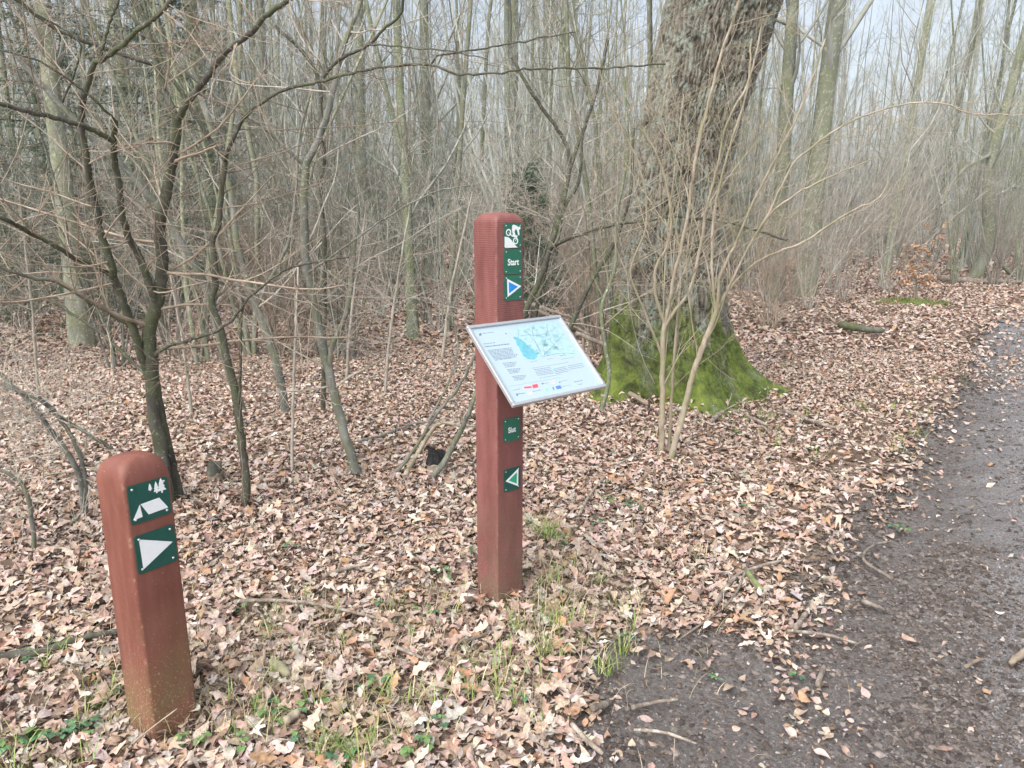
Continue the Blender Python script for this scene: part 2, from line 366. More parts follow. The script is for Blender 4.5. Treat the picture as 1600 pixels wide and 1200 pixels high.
for (u, v, n_) in ((243, 1150, 36), (778, 940, 30), (205, 1100, 40), (300, 1105, 50), (820, 930, 40), (380, 795, 60), (280, 785, 60), (1040, 715, 60), (560, 745, 50)):
    c = gp(u, v); a_ = rng.random(n_)*6.283; q_ = .11+.16*rng.random(n_); X = c[0]+(.06 if v > 900 else 0)+q_*np.cos(a_); Y = c[1]+(.08 if v > 900 else 0)+q_*np.sin(a_); scatter(mb, BEE if n_ % 20 else OAKL, X, Y, (.03, .085), .6, .05, 1.2)
a_ = rng.random(900)*6.283; q_ = .45+.35*rng.random(900); scatter(mb, BEE, OAK[0]+q_*1.1*np.cos(a_), OAK[1]+.35+q_*1.2*np.sin(a_), (.03, .07), .6, .09, 1.2)
Y = 1.7+7*rng.random(22000)**1.3; X = -.3+(.78*Y+.5)*rng.random(len(Y)); k = (path_sd(X, Y) > -.02) & (rng.random(len(Y)) < .35+.5*(vn(X, Y, 0, 3, 41) > .1)); scatter(mb, SIMP, X[k], Y[k], (.004, .018), .3, .006, 1, pal=PAL*.5)
tag(mb.build('leaf_litter', M_leaf), 'brown and tan dead oak and beech leaves covering the forest floor', 'dead leaves', kind='stuff')

# ------------------------------------------------------------------ gravel
def stones(n, y0, y1, s0, s1, lim):
    Y = y0+(y1-y0)*rng.random(n); X = -.2+(.78*Y+.6)*rng.random(n); sd = path_sd(X, Y)
    k = (rng.random(n) < (1-sst(Y, 2.8, y1) if y1 < 5 else sst(Y, 2.8, 5.2))) & (sd > .03) & (rng.random(n) < .15+.85*sst(X-.62*Y, -.3, .5)); X, Y, sd = X[k], Y[k], sd[k]; n = len(X)
    V0 = np.array([(1, 0, 0), (0, 1, 0), (-1, 0, 0), (0, -1, 0), (0, 0, .75), (0, 0, -.6), (.65, .65, .3), (-.65, -.6, .25)], float)
    Fc = np.array([(0, 6, 4), (6, 1, 4), (1, 2, 4), (2, 7, 4), (7, 3, 4), (3, 0, 4), (6, 0, 5), (1, 6, 5), (2, 1, 5), (7, 2, 5), (3, 7, 5), (0, 3, 5)])
    s = s0+(s1-s0)*rng.random(n)**4; P = V0[None]*(1+rng.normal(0, .22, (n, 8, 3)))*s[:, None, None]
    a = rng.random(n)*6.28; c, q = np.cos(a)[:, None], np.sin(a)[:, None]
    P = np.stack([P[..., 0]*c-P[..., 1]*q, P[..., 0]*q+P[..., 1]*c, P[..., 2]], -1)
    P += np.stack([X, Y, terrain(X, Y, sd)+.006+s*.15], 1)[:, None]
    base = np.array([(.13, .125, .125), (.19, .185, .19), (.08, .07, .065), (.27, .26, .265), (.14, .125, .12), (.42, .41, .40)])
    C = base[rng.choice(6, n, p=[.32, .24, .2, .06, .17, .01])]*(1+rng.normal(0, .15, n))[:, None]
    return P, Fc, np.clip(C, .02, .8)
mb = MB()
def clods(n, y0, y1, s0, s1):
    Y = y0+(y1-y0)*rng.random(n); X = -.3+(.78*Y+.6)*rng.random(n); sd = path_sd(X, Y)
    strip = np.exp(-((X-.62*Y-.02)/.22)**2)*(Y < 3.6); p = 1.3*np.exp(-((sd-.02)/.13)**2)*(.35+.65*(Y > 2.8))+.9*strip*(sd > 0)+.16*(sd > 0)
    p = p*(1-sst(Y, 2.8, y1) if y1 < 5 else sst(Y, 2.8, 5.2)); k = rng.random(n) < p*(.4+.6*(vn(X, Y, 0, 5, 31) > -.1)); X, Y, sd = X[k], Y[k], sd[k]; n = len(X)
    V0 = np.array([(1, 0, 0), (0, 1, 0), (-1, 0, 0), (0, -1, 0), (0, 0, .8), (0, 0, -.6), (.65, .65, .3), (-.65, -.6, .25)], float)
    Fc = np.array([(0, 6, 4), (6, 1, 4), (1, 2, 4), (2, 7, 4), (7, 3, 4), (3, 0, 4), (6, 0, 5), (1, 6, 5), (2, 1, 5), (7, 2, 5), (3, 7, 5), (0, 3, 5)])
    s = s0+(s1-s0)*rng.random(n)**3; P = V0[None]*(1+rng.normal(0, .3, (n, 8, 3)))*s[:, None, None]*np.array([1.2, 1, .8]); a = rng.random(n)*6.28; c, q = np.cos(a)[:, None], np.sin(a)[:, None]
    P = np.stack([P[..., 0]*c-P[..., 1]*q, P[..., 0]*q+P[..., 1]*c, P[..., 2]], -1)+np.stack([X, Y, terrain(X, Y, sd)+.006], 1)[:, None]
    C = np.array([(.085, .07, .06), (.135, .115, .105), (.055, .045, .04), (.19, .165, .15)])[rng.choice(4, n, p=[.35, .3, .25, .1])]*(1+rng.normal(0, .15, n))[:, None]
    return P, Fc, np.clip(C, .02, .8)
for a in ((110000, 1.7, 4.5, .003, .015), (110000, 2.8, 12, .005, .022)):
    P, Fc, C = clods(*a); mb.add(P.reshape(-1, 3), [(Fc[None]+(np.arange(len(P))*8)[:, None, None]).reshape(-1, 3)], np.repeat(C, 8, axis=0))
for a in ((150000, 1.7, 4.4, .0015, .007, 0), (110000, 2.8, 10, .003, .009, 0)):
    P, Fc, C = stones(*a); mb.add(P.reshape(-1, 3), [(Fc[None]+(np.arange(len(P))*8)[:, None, None]).reshape(-1, 3)], np.repeat(C, 8, axis=0))
tag(mb.build('gravel', M_stone, smooth=False), 'small grey stones and crumbs of mud strewn over the path', 'gravel', kind='stuff')

# ------------------------------------------------------------------ grass
def blades(mb, X, Y, L0, L1, wd, pal, pw, lean=.9, segs=4, Z=None):
    n = len(X); L = L0+(L1-L0)*rng.random(n); a = rng.random(n)*6.283; ln = lean*(.3+rng.random(n))
    t = np.linspace(0, 1, segs+1)[None, :]; th = ln[:, None]*t*1.3+.15; st = (L/segs)[:, None]
    h = np.cumsum(np.sin(th)*st, 1)-np.sin(th[:, :1])*st; z = np.cumsum(np.cos(th)*st, 1)-np.cos(th[:, :1])*st
    if Z is None: Z = terrain(X, Y)
    dx, dy = np.cos(a)[:, None], np.sin(a)[:, None]; cx = X[:, None]+h*dx; cy = Y[:, None]+h*dy; cz = Z[:, None]+np.maximum(z, -.0)+.012
    w_ = wd*(1-t**1.5*.92)*(.7+.6*rng.random(n))[:, None]
    A = np.stack([cx-dy*w_, cy+dx*w_, cz], -1); B = np.stack([cx+dy*w_, cy-dx*w_, cz], -1)
    V = np.stack([A, B], 2).reshape(n, -1, 3); k = segs+1
    f = np.array([(2*i, 2*i+1, 2*i+3, 2*i+2) for i in range(segs)])
    C = np.clip(pal[rng.choice(len(pal), n, p=pw)]*(1+rng.normal(0, .15, n))[:, None], .01, .8)
    mb.add(V.reshape(-1, 3), [(f[None]+(np.arange(n)*2*k)[:, None, None]).reshape(-1, 4)], np.repeat(C, 2*k, axis=0))
GP = np.array([(.17, .27, .06), (.24, .33, .09), (.32, .33, .13), (.52, .44, .27), (.09, .15, .035)])
mb = MB()
tufts = [(865, 835, .10, 190), (850, 850, .07, 90), (885, 860, .06, 60), (900, 935, .13, 150), (930, 965, .12, 110), (870, 985, .13, 130), (905, 1000, .12, 140), (880, 1040, .12, 150), (840, 930, .06, 80), (830, 960, .05, 60), (700, 1105, .10, 150), (560, 1120, .09, 120), (525, 1178, .05, 260), (620, 1130, .08, 90), (760, 1050, .1, 90), (790, 1090, .1, 90),
         (330, 1120, .09, 130), (150, 1130, .12, 130), (60, 1175, .1, 80), (100, 1040, .08, 60), (470, 960, .08, 60), (370, 1150, .09, 90), (640, 990, .08, 60), (500, 1000, .08, 60), (400, 1000, .1, 70), (690, 945, .05, 40), (1225, 700, .08, 40), (1435, 690, .09, 90), (1415, 725, .07, 60), (1270, 725, .05, 30), (1350, 650, .12, 90), (1250, 660, .15, 80), (1150, 655, .12, 90), (1200, 680, .1, 50), (1060, 650, .1, 50), (1420, 660, .1, 50), (1480, 600, .12, 60), (1090, 880, .06, 30), (1020, 690, .05, 30), (1230, 580, .15, 70), (1370, 585, .15, 60)]
for u, v, r, n in tufts:
    n = int(n*.6)
    c = gp(u, v); k_ = rng.integers(0, 6, n); ox = rng.normal(0, r, 6); oy = rng.normal(0, r, 6); X = c[0]+ox[k_]+rng.normal(0, .018, n); Y = c[1]+oy[k_]+rng.normal(0, .018, n)
    blades(mb, X, Y, .04, .13, .0020, GP, [.3, .26, .2, .14, .1])
c = gp(525, 1178); blades(mb, c[0]+rng.normal(0, .03, 600), c[1]+rng.normal(0, .03, 600), .012, .03, .0012, GP[[0, 1]], [.6, .4], .5, 2)
# dry straw lying flat
for (u, v, r, n) in ((865, 905, .16, 500), (330, 1040, .22, 500), (390, 1080, .2, 380), (700, 1010, .35, 500), (500, 1080, .35, 450), (900, 1010, .2, 300), (150, 1080, .25, 250), (1100, 640, .35, 350), (1350, 610, .5, 350), (300, 900, .3, 200), (980, 900, .4, 260), (1250, 720, .4, 200)):
    n = int(n*.6); c = gp(u, v); X = c[0]+rng.normal(0, r, n); Y = c[1]+rng.normal(0, r, n)
    blades(mb, X, Y, .04, .13, .0011, np.array([(.50, .42, .30), (.38, .30, .20), (.26, .20, .14), (.34, .34, .16)]), [.35, .3, .2, .15], 1.5, 4, terrain(X, Y)+.012+.02*rng.random(n))
tag(mb.build('grass', M_green), 'thin green and straw coloured grass growing through the dead leaves', 'grass', kind='stuff')

# ------------------------------------------------------------------ paints, plates, board
def flat(name, c, rough=.5, spec=.4, metal=0, nz=.08):
    m, nt, b = mat(name, rough, spec); b.inputs['Metallic'].default_value = metal
    v = coords(nt); n = noise(nt, v, 60, 4, .6)
    nt.links.new(mix(nt, ramp(nt, n, [(.3, (0, 0, 0)), (.7, (1, 1, 1))]), tuple(x*(1-nz) for x in c), tuple(min(1, x*(1+nz)) for x in c)), b.inputs['Base Color']); return m
M_pg_glare = flat('plate_green_glare', (.018, .135, .085), .35, .5); M_pd = flat('plate_dark_green', (.006, .075, .058), .4, .5)  # the lighter green has the glare on the tall post's plates mixed in
M_wh = flat('white_print', (.80, .84, .86), .45, .4, 0, .03); M_blue = flat('blue_print', (.02, .26, .72), .4); M_lg = flat('bright_green_print', (.02, .36, .20), .4)
M_screw = flat('screw_steel', (.62, .63, .64), .35, .5, .6); M_alu = flat('aluminium_frame', (.50, .52, .55), .38, .5, .55, .05)
M_edge = flat('plate_edge', (.35, .38, .37), .5)
M_panel = flat('printed_panel', (.36, .46, .51), .3, .4, 0, .02); M_map = flat('map_print', (.33, .49, .53), .3, .5, 0, .12); M_teal = flat('lake_print', (.13, .38, .46), .3, .5, 0, .15)
M_ink = flat('pale_ink', (.12, .17, .25), .4); M_ink2 = flat('dark_ink', (.13, .19, .27), .4); M_redp = flat('red_print', (.72, .08, .12), .4); M_pink = flat('pink_print', (.72, .42, .46), .4); M_bluep = flat('logo_blue', (.08, .18, .50), .4); M_greenp = flat('logo_green', (.25, .58, .42), .4)
def paint_mat(name, base, light, algae, seed=0., wear=.5, lines=0., algz=.5):
    m, nt, b = mat(name, .5, .35); v = coords(nt)
    mp = N(nt, 'Mapping'); mp.inputs['Location'].default_value = (seed,)*3; nt.links.new(v, mp.inputs[0]); v = mp.outputs[0]
    v2 = N(nt, 'Mapping'); v2.inputs['Scale'].default_value = (1, 1, .25); nt.links.new(v, v2.inputs[0])
    n1 = noise(nt, v2.outputs[0], 14, 5, .65); n2 = noise(nt, v, 120, 3, .7); n3 = noise(nt, v, 5, 4, .6)
    c = mix(nt, ramp(nt, n1, [(.35, (0, 0, 0)), (.7, (1, 1, 1))]), base, light)
    tc = nt.nodes.new('ShaderNodeTexCoord'); sx = N(nt, 'SeparateXYZ'); nt.links.new(tc.outputs['Object'], sx.inputs[0])
    low = N(nt, 'MapRange'); low.inputs['From Min'].default_value = algz; low.inputs['From Max'].default_value = .05; nt.links.new(sx.outputs[2], low.inputs[0])
    a = N(nt, 'Math', operation='MULTIPLY'); nt.links.new(low.outputs[0], a.inputs[0]); nt.links.new(ramp(nt, n3, [(.36, (0, 0, 0)), (.56, (.9,)*3)]), a.inputs[1])
    a2 = N(nt, 'Math', operation='MULTIPLY'); nt.links.new(a.outputs[0], a2.inputs[0]); nt.links.new(ramp(nt, n2, [(.35, (.35,)*3), (.6, (1,)*3)]), a2.inputs[1])
    c = mix(nt, a2.outputs[0], c, algae)
    spm = N(nt, 'Math', operation='MULTIPLY_ADD'); nt.links.new(low.outputs[0], spm.inputs[0]); spm.inputs[1].default_value = .10; nt.links.new(n2, spm.inputs[2]); sp = ramp(nt, spm.outputs[0], [(.66, (0, 0, 0)), (.70, (wear*.8,)*3)]); c = mix(nt, sp, c, (.40, .32, .20))
    px = N(nt, 'Math', operation='ABSOLUTE'); nt.links.new(sx.outputs[0], px.inputs[0]); py = N(nt, 'Math', operation='ABSOLUTE'); nt.links.new(sx.outputs[1], py.inputs[0])
    mxx = N(nt, 'Math', operation='MAXIMUM'); nt.links.new(px.outputs[0], mxx.inputs[0]); nt.links.new(py.outputs[0], mxx.inputs[1])
    arr = ramp(nt, mxx.outputs[0], [(.003, (1, 1, 1)), (.010, (0, 0, 0))]); n5 = noise(nt, v, 13, 7, .8); am = N(nt, 'Math', operation='MULTIPLY'); nt.links.new(arr, am.inputs[0]); nt.links.new(ramp(nt, n5, [(.53, (0, 0, 0)), (.57, (wear*.8,)*3)]), am.inputs[1])
    c = mix(nt, am.outputs[0], c, (.40, .25, .17))
    n6 = noise(nt, v2.outputs[0], 6, 6, .7); c = mix(nt, ramp(nt, n6, [(.55, (0, 0, 0)), (.75, (.5,)*3)]), c, (.085, .04, .032))
    scr = noise(nt, v, 16, 6, .75, 1.5); c = mix(nt, ramp(nt, scr, [(.66, (0, 0, 0)), (.70, (.35*wear+.1,)*3)]), c, (.36, .22, .17))
    nt.links.new(c, b.inputs['Base Color'])
    if lines:
        wv = N(nt, 'TexWave', _Scale=38., _Distortion=2.5, _Detail=2.); wv.bands_direction = 'Z'; nt.links.new(v, wv.inputs['Vector'])
        ad = N(nt, 'Math', operation='MULTIPLY_ADD'); nt.links.new(wv.outputs['Fac'], ad.inputs[0]); ad.inputs[1].default_value = lines; nt.links.new(n1, ad.inputs[2]); bump(nt, b, ad.outputs[0], .35, .003)
    else: bump(nt, b, n1, .3, .003)
    rr = ramp(nt, n1, [(.3, (.42,)*3), (.7, (.68,)*3)]); nt.links.new(rr, b.inputs['Roughness'])
    return m
M_p1 = paint_mat('red_brown_paint', (.155, .055, .040), (.24, .092, .068), (.165, .145, .06), 0, .8, 0, .45)
M_p2 = paint_mat('faded_red_paint', (.165, .057, .051), (.26, .108, .097), (.14, .115, .075), 3, .35, .5, .55)
M_mossb = flat('post_moss', (.26, .26, .09), .9)

def post_mesh(s, H, D, pw_, bev, name, m, parent, below=.25):
    """square timber with rounded arrises and a domed head; corner nearest the camera at the local origin, sides along +x, +y"""
    nc = 5; zs = list(np.arange(-below, H, .03))+[H]; rings = []
    for z in zs: rings.append((z, 1., bev))
    for ph in np.linspace(.12, 1.5, 12): rings.append((H+D*math.sin(ph), math.cos(ph)**pw_, bev+(.35*s-bev)*math.sin(ph)*.6))
    V = []
    for z, k, bv in rings:
        hs_ = s/2*k; bv = min(bv, hs_*.98)
        for cx, cy, a0 in ((1, 1, 0), (-1, 1, 90), (-1, -1, 180), (1, -1, 270)):
            for i in range(nc):
                a = R(a0+90*i/(nc-1)); V.append((s/2+cx*(hs_-bv)+bv*math.cos(a), s/2+cy*(hs_-bv)+bv*math.sin(a), z))
    V = np.array(V); n = 4*nc; j = vn(V[:, 0], V[:, 1], V[:, 2], 12, 3)*.0012+vn(V[:, 0], V[:, 1], V[:, 2], 45, 4)*.0006; V[:, 0] += j; V[:, 1] += j*.7
    idx = np.arange(len(V)).reshape(-1, n); nx = np.roll(idx, -1, 1)
    q = np.stack([idx[:-1], nx[:-1], nx[1:], idx[1:]], -1).reshape(-1, 4)
    me = mesh_obj(name, V, [q, idx[-1:][:, ::1]], m, parent); return me
def prism(mb, pts, z0, z1):
    """polygon in plate x/y, front face towards -local normal; prism from depth z0 to z1"""
    pts = np.asarray(pts, float)
    if sum(a[0]*b[1]-b[0]*a[1] for a, b in zip(pts, np.roll(pts, -1, 0))) < 0: pts = pts[::-1]
    n = len(pts); V = np.concatenate([np.c_[pts, np.full(n, z0)], np.c_[pts, np.full(n, z1)]])
    t = np.array(poly_tri(pts)); t2 = []
    for a, b, c in t:
        cr = np.cross(pts[b]-pts[a], pts[c]-pts[a]); t2.append((a, b, c) if cr > 0 else (a, c, b))
    t2 = np.array(t2); q = np.array([(i, (i+1) % n, n+(i+1) % n, n+i) for i in range(n)])
    mb.add(V, [t2+n, t2[:, ::-1], q])
def rrect(x0, y0, x1, y1, r, k=4):
    o = []
    for cx, cy, a0 in ((x1-r, y1-r, 0), (x0+r, y1-r, 90), (x0+r, y0+r, 180), (x1-r, y0+r, 270)):
        o += [(cx+r*math.cos(R(a0+90*i/k)), cy+r*math.sin(R(a0+90*i/k))) for i in range(k+1)]
    return o
def circ(cx, cy, r, n=24): return [(cx+r*math.cos(6.28318*i/n), cy+r*math.sin(6.28318*i/n)) for i in range(n)]
def ringmb(mb, cx, cy, r0, r1, z0, z1, n=28):
    a = np.linspace(0, 2*np.pi, n, endpoint=False); V = np.concatenate([np.c_[cx+r*np.cos(a), cy+r*np.sin(a), np.full(n, z)] for r, z in ((r1, z0), (r1, z1), (r0, z1), (r0, z0))])
    q = [(k*n+i, k*n+(i+1) % n, ((k+1) % 4)*n+(i+1) % n, ((k+1) % 4)*n+i) for k in range(4) for i in range(n)]; mb.add(V, [q])
def line(mb, a, b, w_, z0, z1):
    a = np.array(a, float); b = np.array(b, float); d = b-a; d /= np.linalg.norm(d)+1e-9; q = np.array([-d[1], d[0]])*w_/2
    prism(mb, [a+q, a-q, b-q, b+q], z0, z1)
def face_parent(o):
    # plate space: x along the face, y up, z out of the face  -> post space: x, z, -y
    o.rotation_euler = (math.pi/2, 0, 0)
def make_plate(parent, x0, y0, x1, y1, green, kind, label=None, sr=.0026):
    w_, h_ = x1-x0, y1-y0
    m = MB(); prism(m, rrect(0, 0, w_, h_, .009), .0015, .0035); p = m.build('sign_plate', green, parent, smooth=False)
    face_parent(p); p.location = (x0, 0, y0)
    if label: p['label'] = label
    mm = MB(); P = lambda a, b: (a*w_, b*h_); T = lambda *q: [P(*a) for a in q]; Z = (.0035, .0040)
    if kind == 'bike':
        prism(mm, T((.02, .06), (.05, .02), (.74, .02), (.62, .1), (.5, .2), (.38, .33), (.24, .43), (.02, .47)), *Z)
        ringmb(mm, .235*w_, .625*h_, .0085, .0130, *Z); ringmb(mm, .62*w_, .285*h_, .0085, .0130, .0035, .0043)
        prism(mm, T((.44, .90), (.52, .93), (.72, .87), (.80, .74), (.84, .52), (.77, .50), (.70, .70), (.62, .76), (.56, .66), (.60, .53), (.72, .48), (.70, .42), (.50, .44), (.37, .52), (.30, .58), (.29, .55), (.42, .46), (.47, .56), (.42, .72)), .0035, .0046)
        prism(mm, [(x+.83*w_, y+.79*h_) for x, y in circ(0, 0, .0058, 16)], *Z)
        line(mm, P(.62, .285), P(.72, .5), .0024, .0035, .0045)
        line(mm, P(.235, .625), P(.42, .5), .0022, .0035, .0045)
    elif kind in ('Start', 'Slut'):
        cu = bpy.data.curves.new('text', 'FONT'); cu.body = kind; cu.size = .0325 if kind == 'Start' else .030; cu.extrude = .0003; cu.offset = .0007; cu.align_x = 'CENTER'; cu.align_y = 'CENTER'
        to = bpy.data.objects.new('lettering', cu); col.objects.link(to); dg = bpy.context.evaluated_depsgraph_get(); me = bpy.data.meshes.new_from_object(to.evaluated_get(dg)); bpy.data.objects.remove(to)
        me.materials.clear(); me.materials.append(M_wh); lo = bpy.data.objects.new('lettering', me); col.objects.link(lo); lo.parent = p; lo.location = (w_*.5, h_*.47, .0038); lo.scale = (.88, 1.05, 1); mm = None
    elif kind == 'blue':
        prism(mm, T((.15, .87), (.95, .53), (.18, .14)), *Z); i = MB(); prism(i, T((.235, .74), (.76, .525), (.255, .28)), .0040, .0044); i.build('arrow_fill', M_blue, p, smooth=False)
    elif kind == 'greenarrow':
        prism(mm, T((.88, .90), (.08, .49), (.86, .12)), *Z); i = MB(); prism(i, T((.78, .75), (.27, .49), (.77, .25)), .0040, .0044); i.build('arrow_fill', M_lg, p, smooth=False)
    elif kind == 'camp':
        prism(mm, T((.05, .12), (.25, .47), (.28, .14)), *Z); prism(mm, T((.27, .47), (.73, .50), (.93, .17), (.43, .15)), *Z)
        for cx, b_, t_, wd in ((.54, .74, .93, .055), (.69, .63, .94, .075), (.82, .60, .985, .115)):
            hh = t_-b_; z = .0040+.0004*cx
            for k, (lo, hi, ww) in enumerate(((.16, .6, 1), (.4, .8, .78), (.62, 1., .55))): prism(mm, T((cx-wd*ww, b_+hh*lo), (cx+wd*ww, b_+hh*lo), (cx, b_+hh*hi)), .0035, z+.0002*k)
            prism(mm, T((cx-.018, b_), (cx+.018, b_), (cx+.018, b_+hh*.2), (cx-.018, b_+hh*.2)), .0035, z-.0001)
    elif kind == 'arrow':
        prism(mm, T((.11, .90), (.92, .54), (.13, .10)), *Z)
    if mm: mm.build('symbol', M_wh, p, smooth=False)
    for a, b in ((.11, .11), (.89, .11), (.11, .89), (.89, .89)):
        s = MB(); r = []
        for ph in np.linspace(0, 1.5, 5): r.append([(a*w_+sr*math.cos(ph)*math.cos(t), b*h_+sr*math.cos(ph)*math.sin(t), .0034+sr*.7*math.sin(ph)) for t in np.linspace(0, 2*math.pi, 10, endpoint=False)])
        V = np.array(r).reshape(-1, 3); idx = np.arange(50).reshape(5, 10); nx = np.roll(idx, -1, 1)
        s.add(V, [np.stack([idx[:-1], nx[:-1], nx[1:], idx[1:]], -1).reshape(-1, 4), idx[-1:]]); s.build('screw', M_screw, p)
    return p

# tall post --------------------------------------------------------------
b2 = gp(778, 946); POST2 = thing('trail_post', 'tall dark red square timber post with small green signs and a tilted map board', 'signpost', (b2[0], b2[1], 0), rz=R(40.7))
S2 = .139; post_mesh(S2, 1.558, .038, .5, .006, 'timber_post', M_p2, POST2)
make_plate(POST2, .036, 1.463, .126, 1.557, M_pg_glare, 'bike', 'green plate with a white downhill cyclist symbol')
make_plate(POST2, .036, 1.3645, .126, 1.460, M_pg_glare, 'Start', 'green plate reading Start')
make_plate(POST2, .036, 1.265, .126, 1.3615, M_pg_glare, 'blue', 'green plate with a blue arrow pointing right')
make_plate(POST2, .031, .700, .118, .796, M_pg_glare, 'Slut', 'green plate reading Slut')
make_plate(POST2, .033, .488, .119, .586, M_pd, 'greenarrow', 'dark green plate with a green arrow pointing left')
# board: local frame x along, y down the slope, z out of the panel
BW, BH, TL = .477, .366, R(43.5)
brd = bpy.data.objects.new('info_board', None)
brd.empty_display_size = .05; col.objects.link(brd); brd.parent = POST2; brd['label'] = 'tilted map board in an aluminium frame'
# world data of the board's upper edge centre, brought into post space
oW = np.array([.008, 2.959, 1.182]); ca, sa = math.cos(R(40.7)), math.sin(R(40.7)); dW = oW-np.array([b2[0], b2[1], 0]); oL = (dW[0]*ca+dW[1]*sa, -dW[0]*sa+dW[1]*ca, dW[2])
brd.location = (oL[0], min(oL[1], -.012), oL[2])
brd.rotation_euler = (math.pi/2-TL+0, 0, 0)
# after this rotation local y points up the slope and back towards the post, z out of the panel
brd.rotation_euler = (R(90)-(R(90)-TL), 0, 0)
m = MB(); fw, ft = .013, .016
for x0, y0, x1, y1 in ((-BW/2, -fw, BW/2, 0), (-BW/2, -BH, BW/2, -BH+fw), (-BW/2, -BH+fw, -BW/2+fw, -fw), (BW/2-fw, -BH+fw, BW/2, -fw)): m.box((x0, y0, -.004), (x1, y1, ft-.004))
fo = m.build('frame', M_alu, brd, smooth=False); bv = fo.modifiers.new('bevel', 'BEVEL'); bv.width = .0025; bv.segments = 2
m = MB(); m.box((-BW/2+fw*.6, -BH+fw*.6, -.002), (BW/2-fw*.6, -fw*.6, .004)); m.build('printed_panel', M_panel, brd, smooth=False)
m = MB(); m.box((-.05, -.06, -.016), (.05, -.02, -.0045)); m.box((-.05, -.20, -.016), (.05, -.16, -.0045))
# struts back to the post
m.box((-.045, -.19, -.016), (-.035, -.02, -.0050)); m.box((.035, -.19, -.016), (.045, -.02, -.0050)); m.build('bracket', M_alu, brd, smooth=False)
# print, traced from the board through a homography
src = np.array([(30, 200), (1020, 100), (1500, 830), (530, 1060)], float); dst = np.array([(-BW/2, 0), (BW/2, 0), (BW/2, -BH), (-BW/2, -BH)])
A = []
for (x, y), (X_, Y_) in zip(src, dst): A += [[x, y, 1, 0, 0, 0, -X_*x, -X_*y], [0, 0, 0, x, y, 1, -Y_*x, -Y_*y]]
Hm = np.append(np.linalg.solve(np.array(A), dst.ravel()), 1).reshape(3, 3)
def hb(x, y): q = Hm@np.array([x, y, 1.]); return q[:2]/q[2]
def hpoly(name, m_, polys, z0=.004, z1=.0043):
    m = MB()
    for p in polys: prism(m, [hb(*q) for q in p], z0, z1)
    return m.build(name, m_, brd, smooth=False)
hpoly('map', M_map, [[(572, 215), (1000, 150), (1060, 262), (1120, 350), (1190, 480), (1160, 515), (1010, 500), (900, 505), (820, 545), (720, 548), (655, 540), (600, 440), (560, 350), (545, 300)]])
lake = [(542, 310), (585, 318), (640, 345), (690, 392), (740, 440), (790, 482), (800, 515), (770, 540), (705, 545), (660, 522), (630, 478), (600, 420), (570, 362)]
gl = random.Random(8); lake2 = []
for a, b in zip(lake, lake[1:]+lake[:1]):
    for k in range(4): lake2.append((a[0]+(b[0]-a[0])*k/4+gl.uniform(-7, 7), a[1]+(b[1]-a[1])*k/4+gl.uniform(-6, 6)))
hpoly('lake_area', M_teal, [lake2], .0043, .0046)
patch = []
for k in range(34):
    cx, cy = gl.uniform(600, 1130), gl.uniform(200, 500)
    if cy < 215-(cx-600)*.15 or cy > 500 or cx > 1000+(cy-150)*.5: continue
    rr_ = gl.uniform(6, 26); patch.append([(cx+rr_*1.5*gl.uniform(.6, 1.2)*math.cos(t), cy+rr_*gl.uniform(.5, 1.)*math.sin(t)) for t in np.linspace(0, 2*math.pi, 9, endpoint=False)])
for k, pp_ in enumerate(patch): pass
hpoly('forest_areas', flat('forest_print', (.24, .42, .45), .3, .5, 0, .1), patch, .0043, .00445)
def hl(mb, pts, wpx, z0=.0046, z1=.0048):
    for a, b in zip(pts[:-1], pts[1:]): line(mb, hb(*a), hb(*b), wpx, z0, z1)
m = MB(); 
for q in ([(870, 520), (860, 420), (880, 330), (900, 250), (890, 180)], [(840, 520), (800, 420), (760, 330), (740, 250), (760, 200)], [(850, 520), (930, 430), (1010, 350), (1060, 290)], [(880, 510), (980, 490), (1100, 480), (1180, 490)], [(620, 300), (700, 290), (800, 300), (880, 280), (990, 220)], [(650, 230), (720, 300), (790, 390), (835, 470)], [(600, 240), (590, 330)], [(900, 330), (960, 380), (1000, 440), (1080, 440)]): hl(m, q, .0009)
m.build('map_roads', M_ink, brd, smooth=False)
m = MB(); g3 = random.Random(3)
def words(m, a, b, h, z=(.004, .0042)):
    a = hb(*a); b = hb(*b); L = np.linalg.norm(b-a); d = (b-a)/L; x = 0
    while x < L:
        ww = min(g3.uniform(.004, .015), L-x); 
        if ww > .001: line(m, a+d*x, a+d*(x+ww), h, *z)
        x += ww+.0022
for i in range(9): words(m, (262+i*10, 452+i*13), (520+i*7-(60 if i == 8 else 0), 424+i*13.5), .0024)
for x0, y0 in ((425, 588), (470, 655), (525, 728)):
    for i in range(4): words(m, (x0+i*9, y0+i*14), (x0+150-i*8, y0-14+i*14), .0022)
for i in range(5): words(m, (760+i*9, 655+i*15), (930+i*9, 628+i*15), .002)
for i in range(4): words(m, (960+i*9, 650+i*15), (1090+i*9, 620+i*15), .002)
for i in range(3): words(m, (1110+i*9, 615+i*17), (1260+i*9, 585+i*17), .0018)
words(m, (730, 640), (1110, 578), .0012); words(m, (820, 745), (1040, 700), .0012)
words(m, (215, 270), (335, 258), .0022); words(m, (1040, 775), (1110, 762), .0016); words(m, (865, 800), (905, 793), .0016); words(m, (745, 888), (835, 870), .002); words(m, (590, 915), (665, 905), .0028); words(m, (530, 878), (620, 858), .0018); words(m, (1045, 835), (1140, 812), .0014); words(m, (1215, 808), (1265, 798), .0018)
words(m, (1030, 510), (1110, 498), .0022); words(m, (1040, 545), (1170, 525), .0012); words(m, (720, 575), (800, 560), .0012); words(m, (900, 545), (960, 535), .0012)
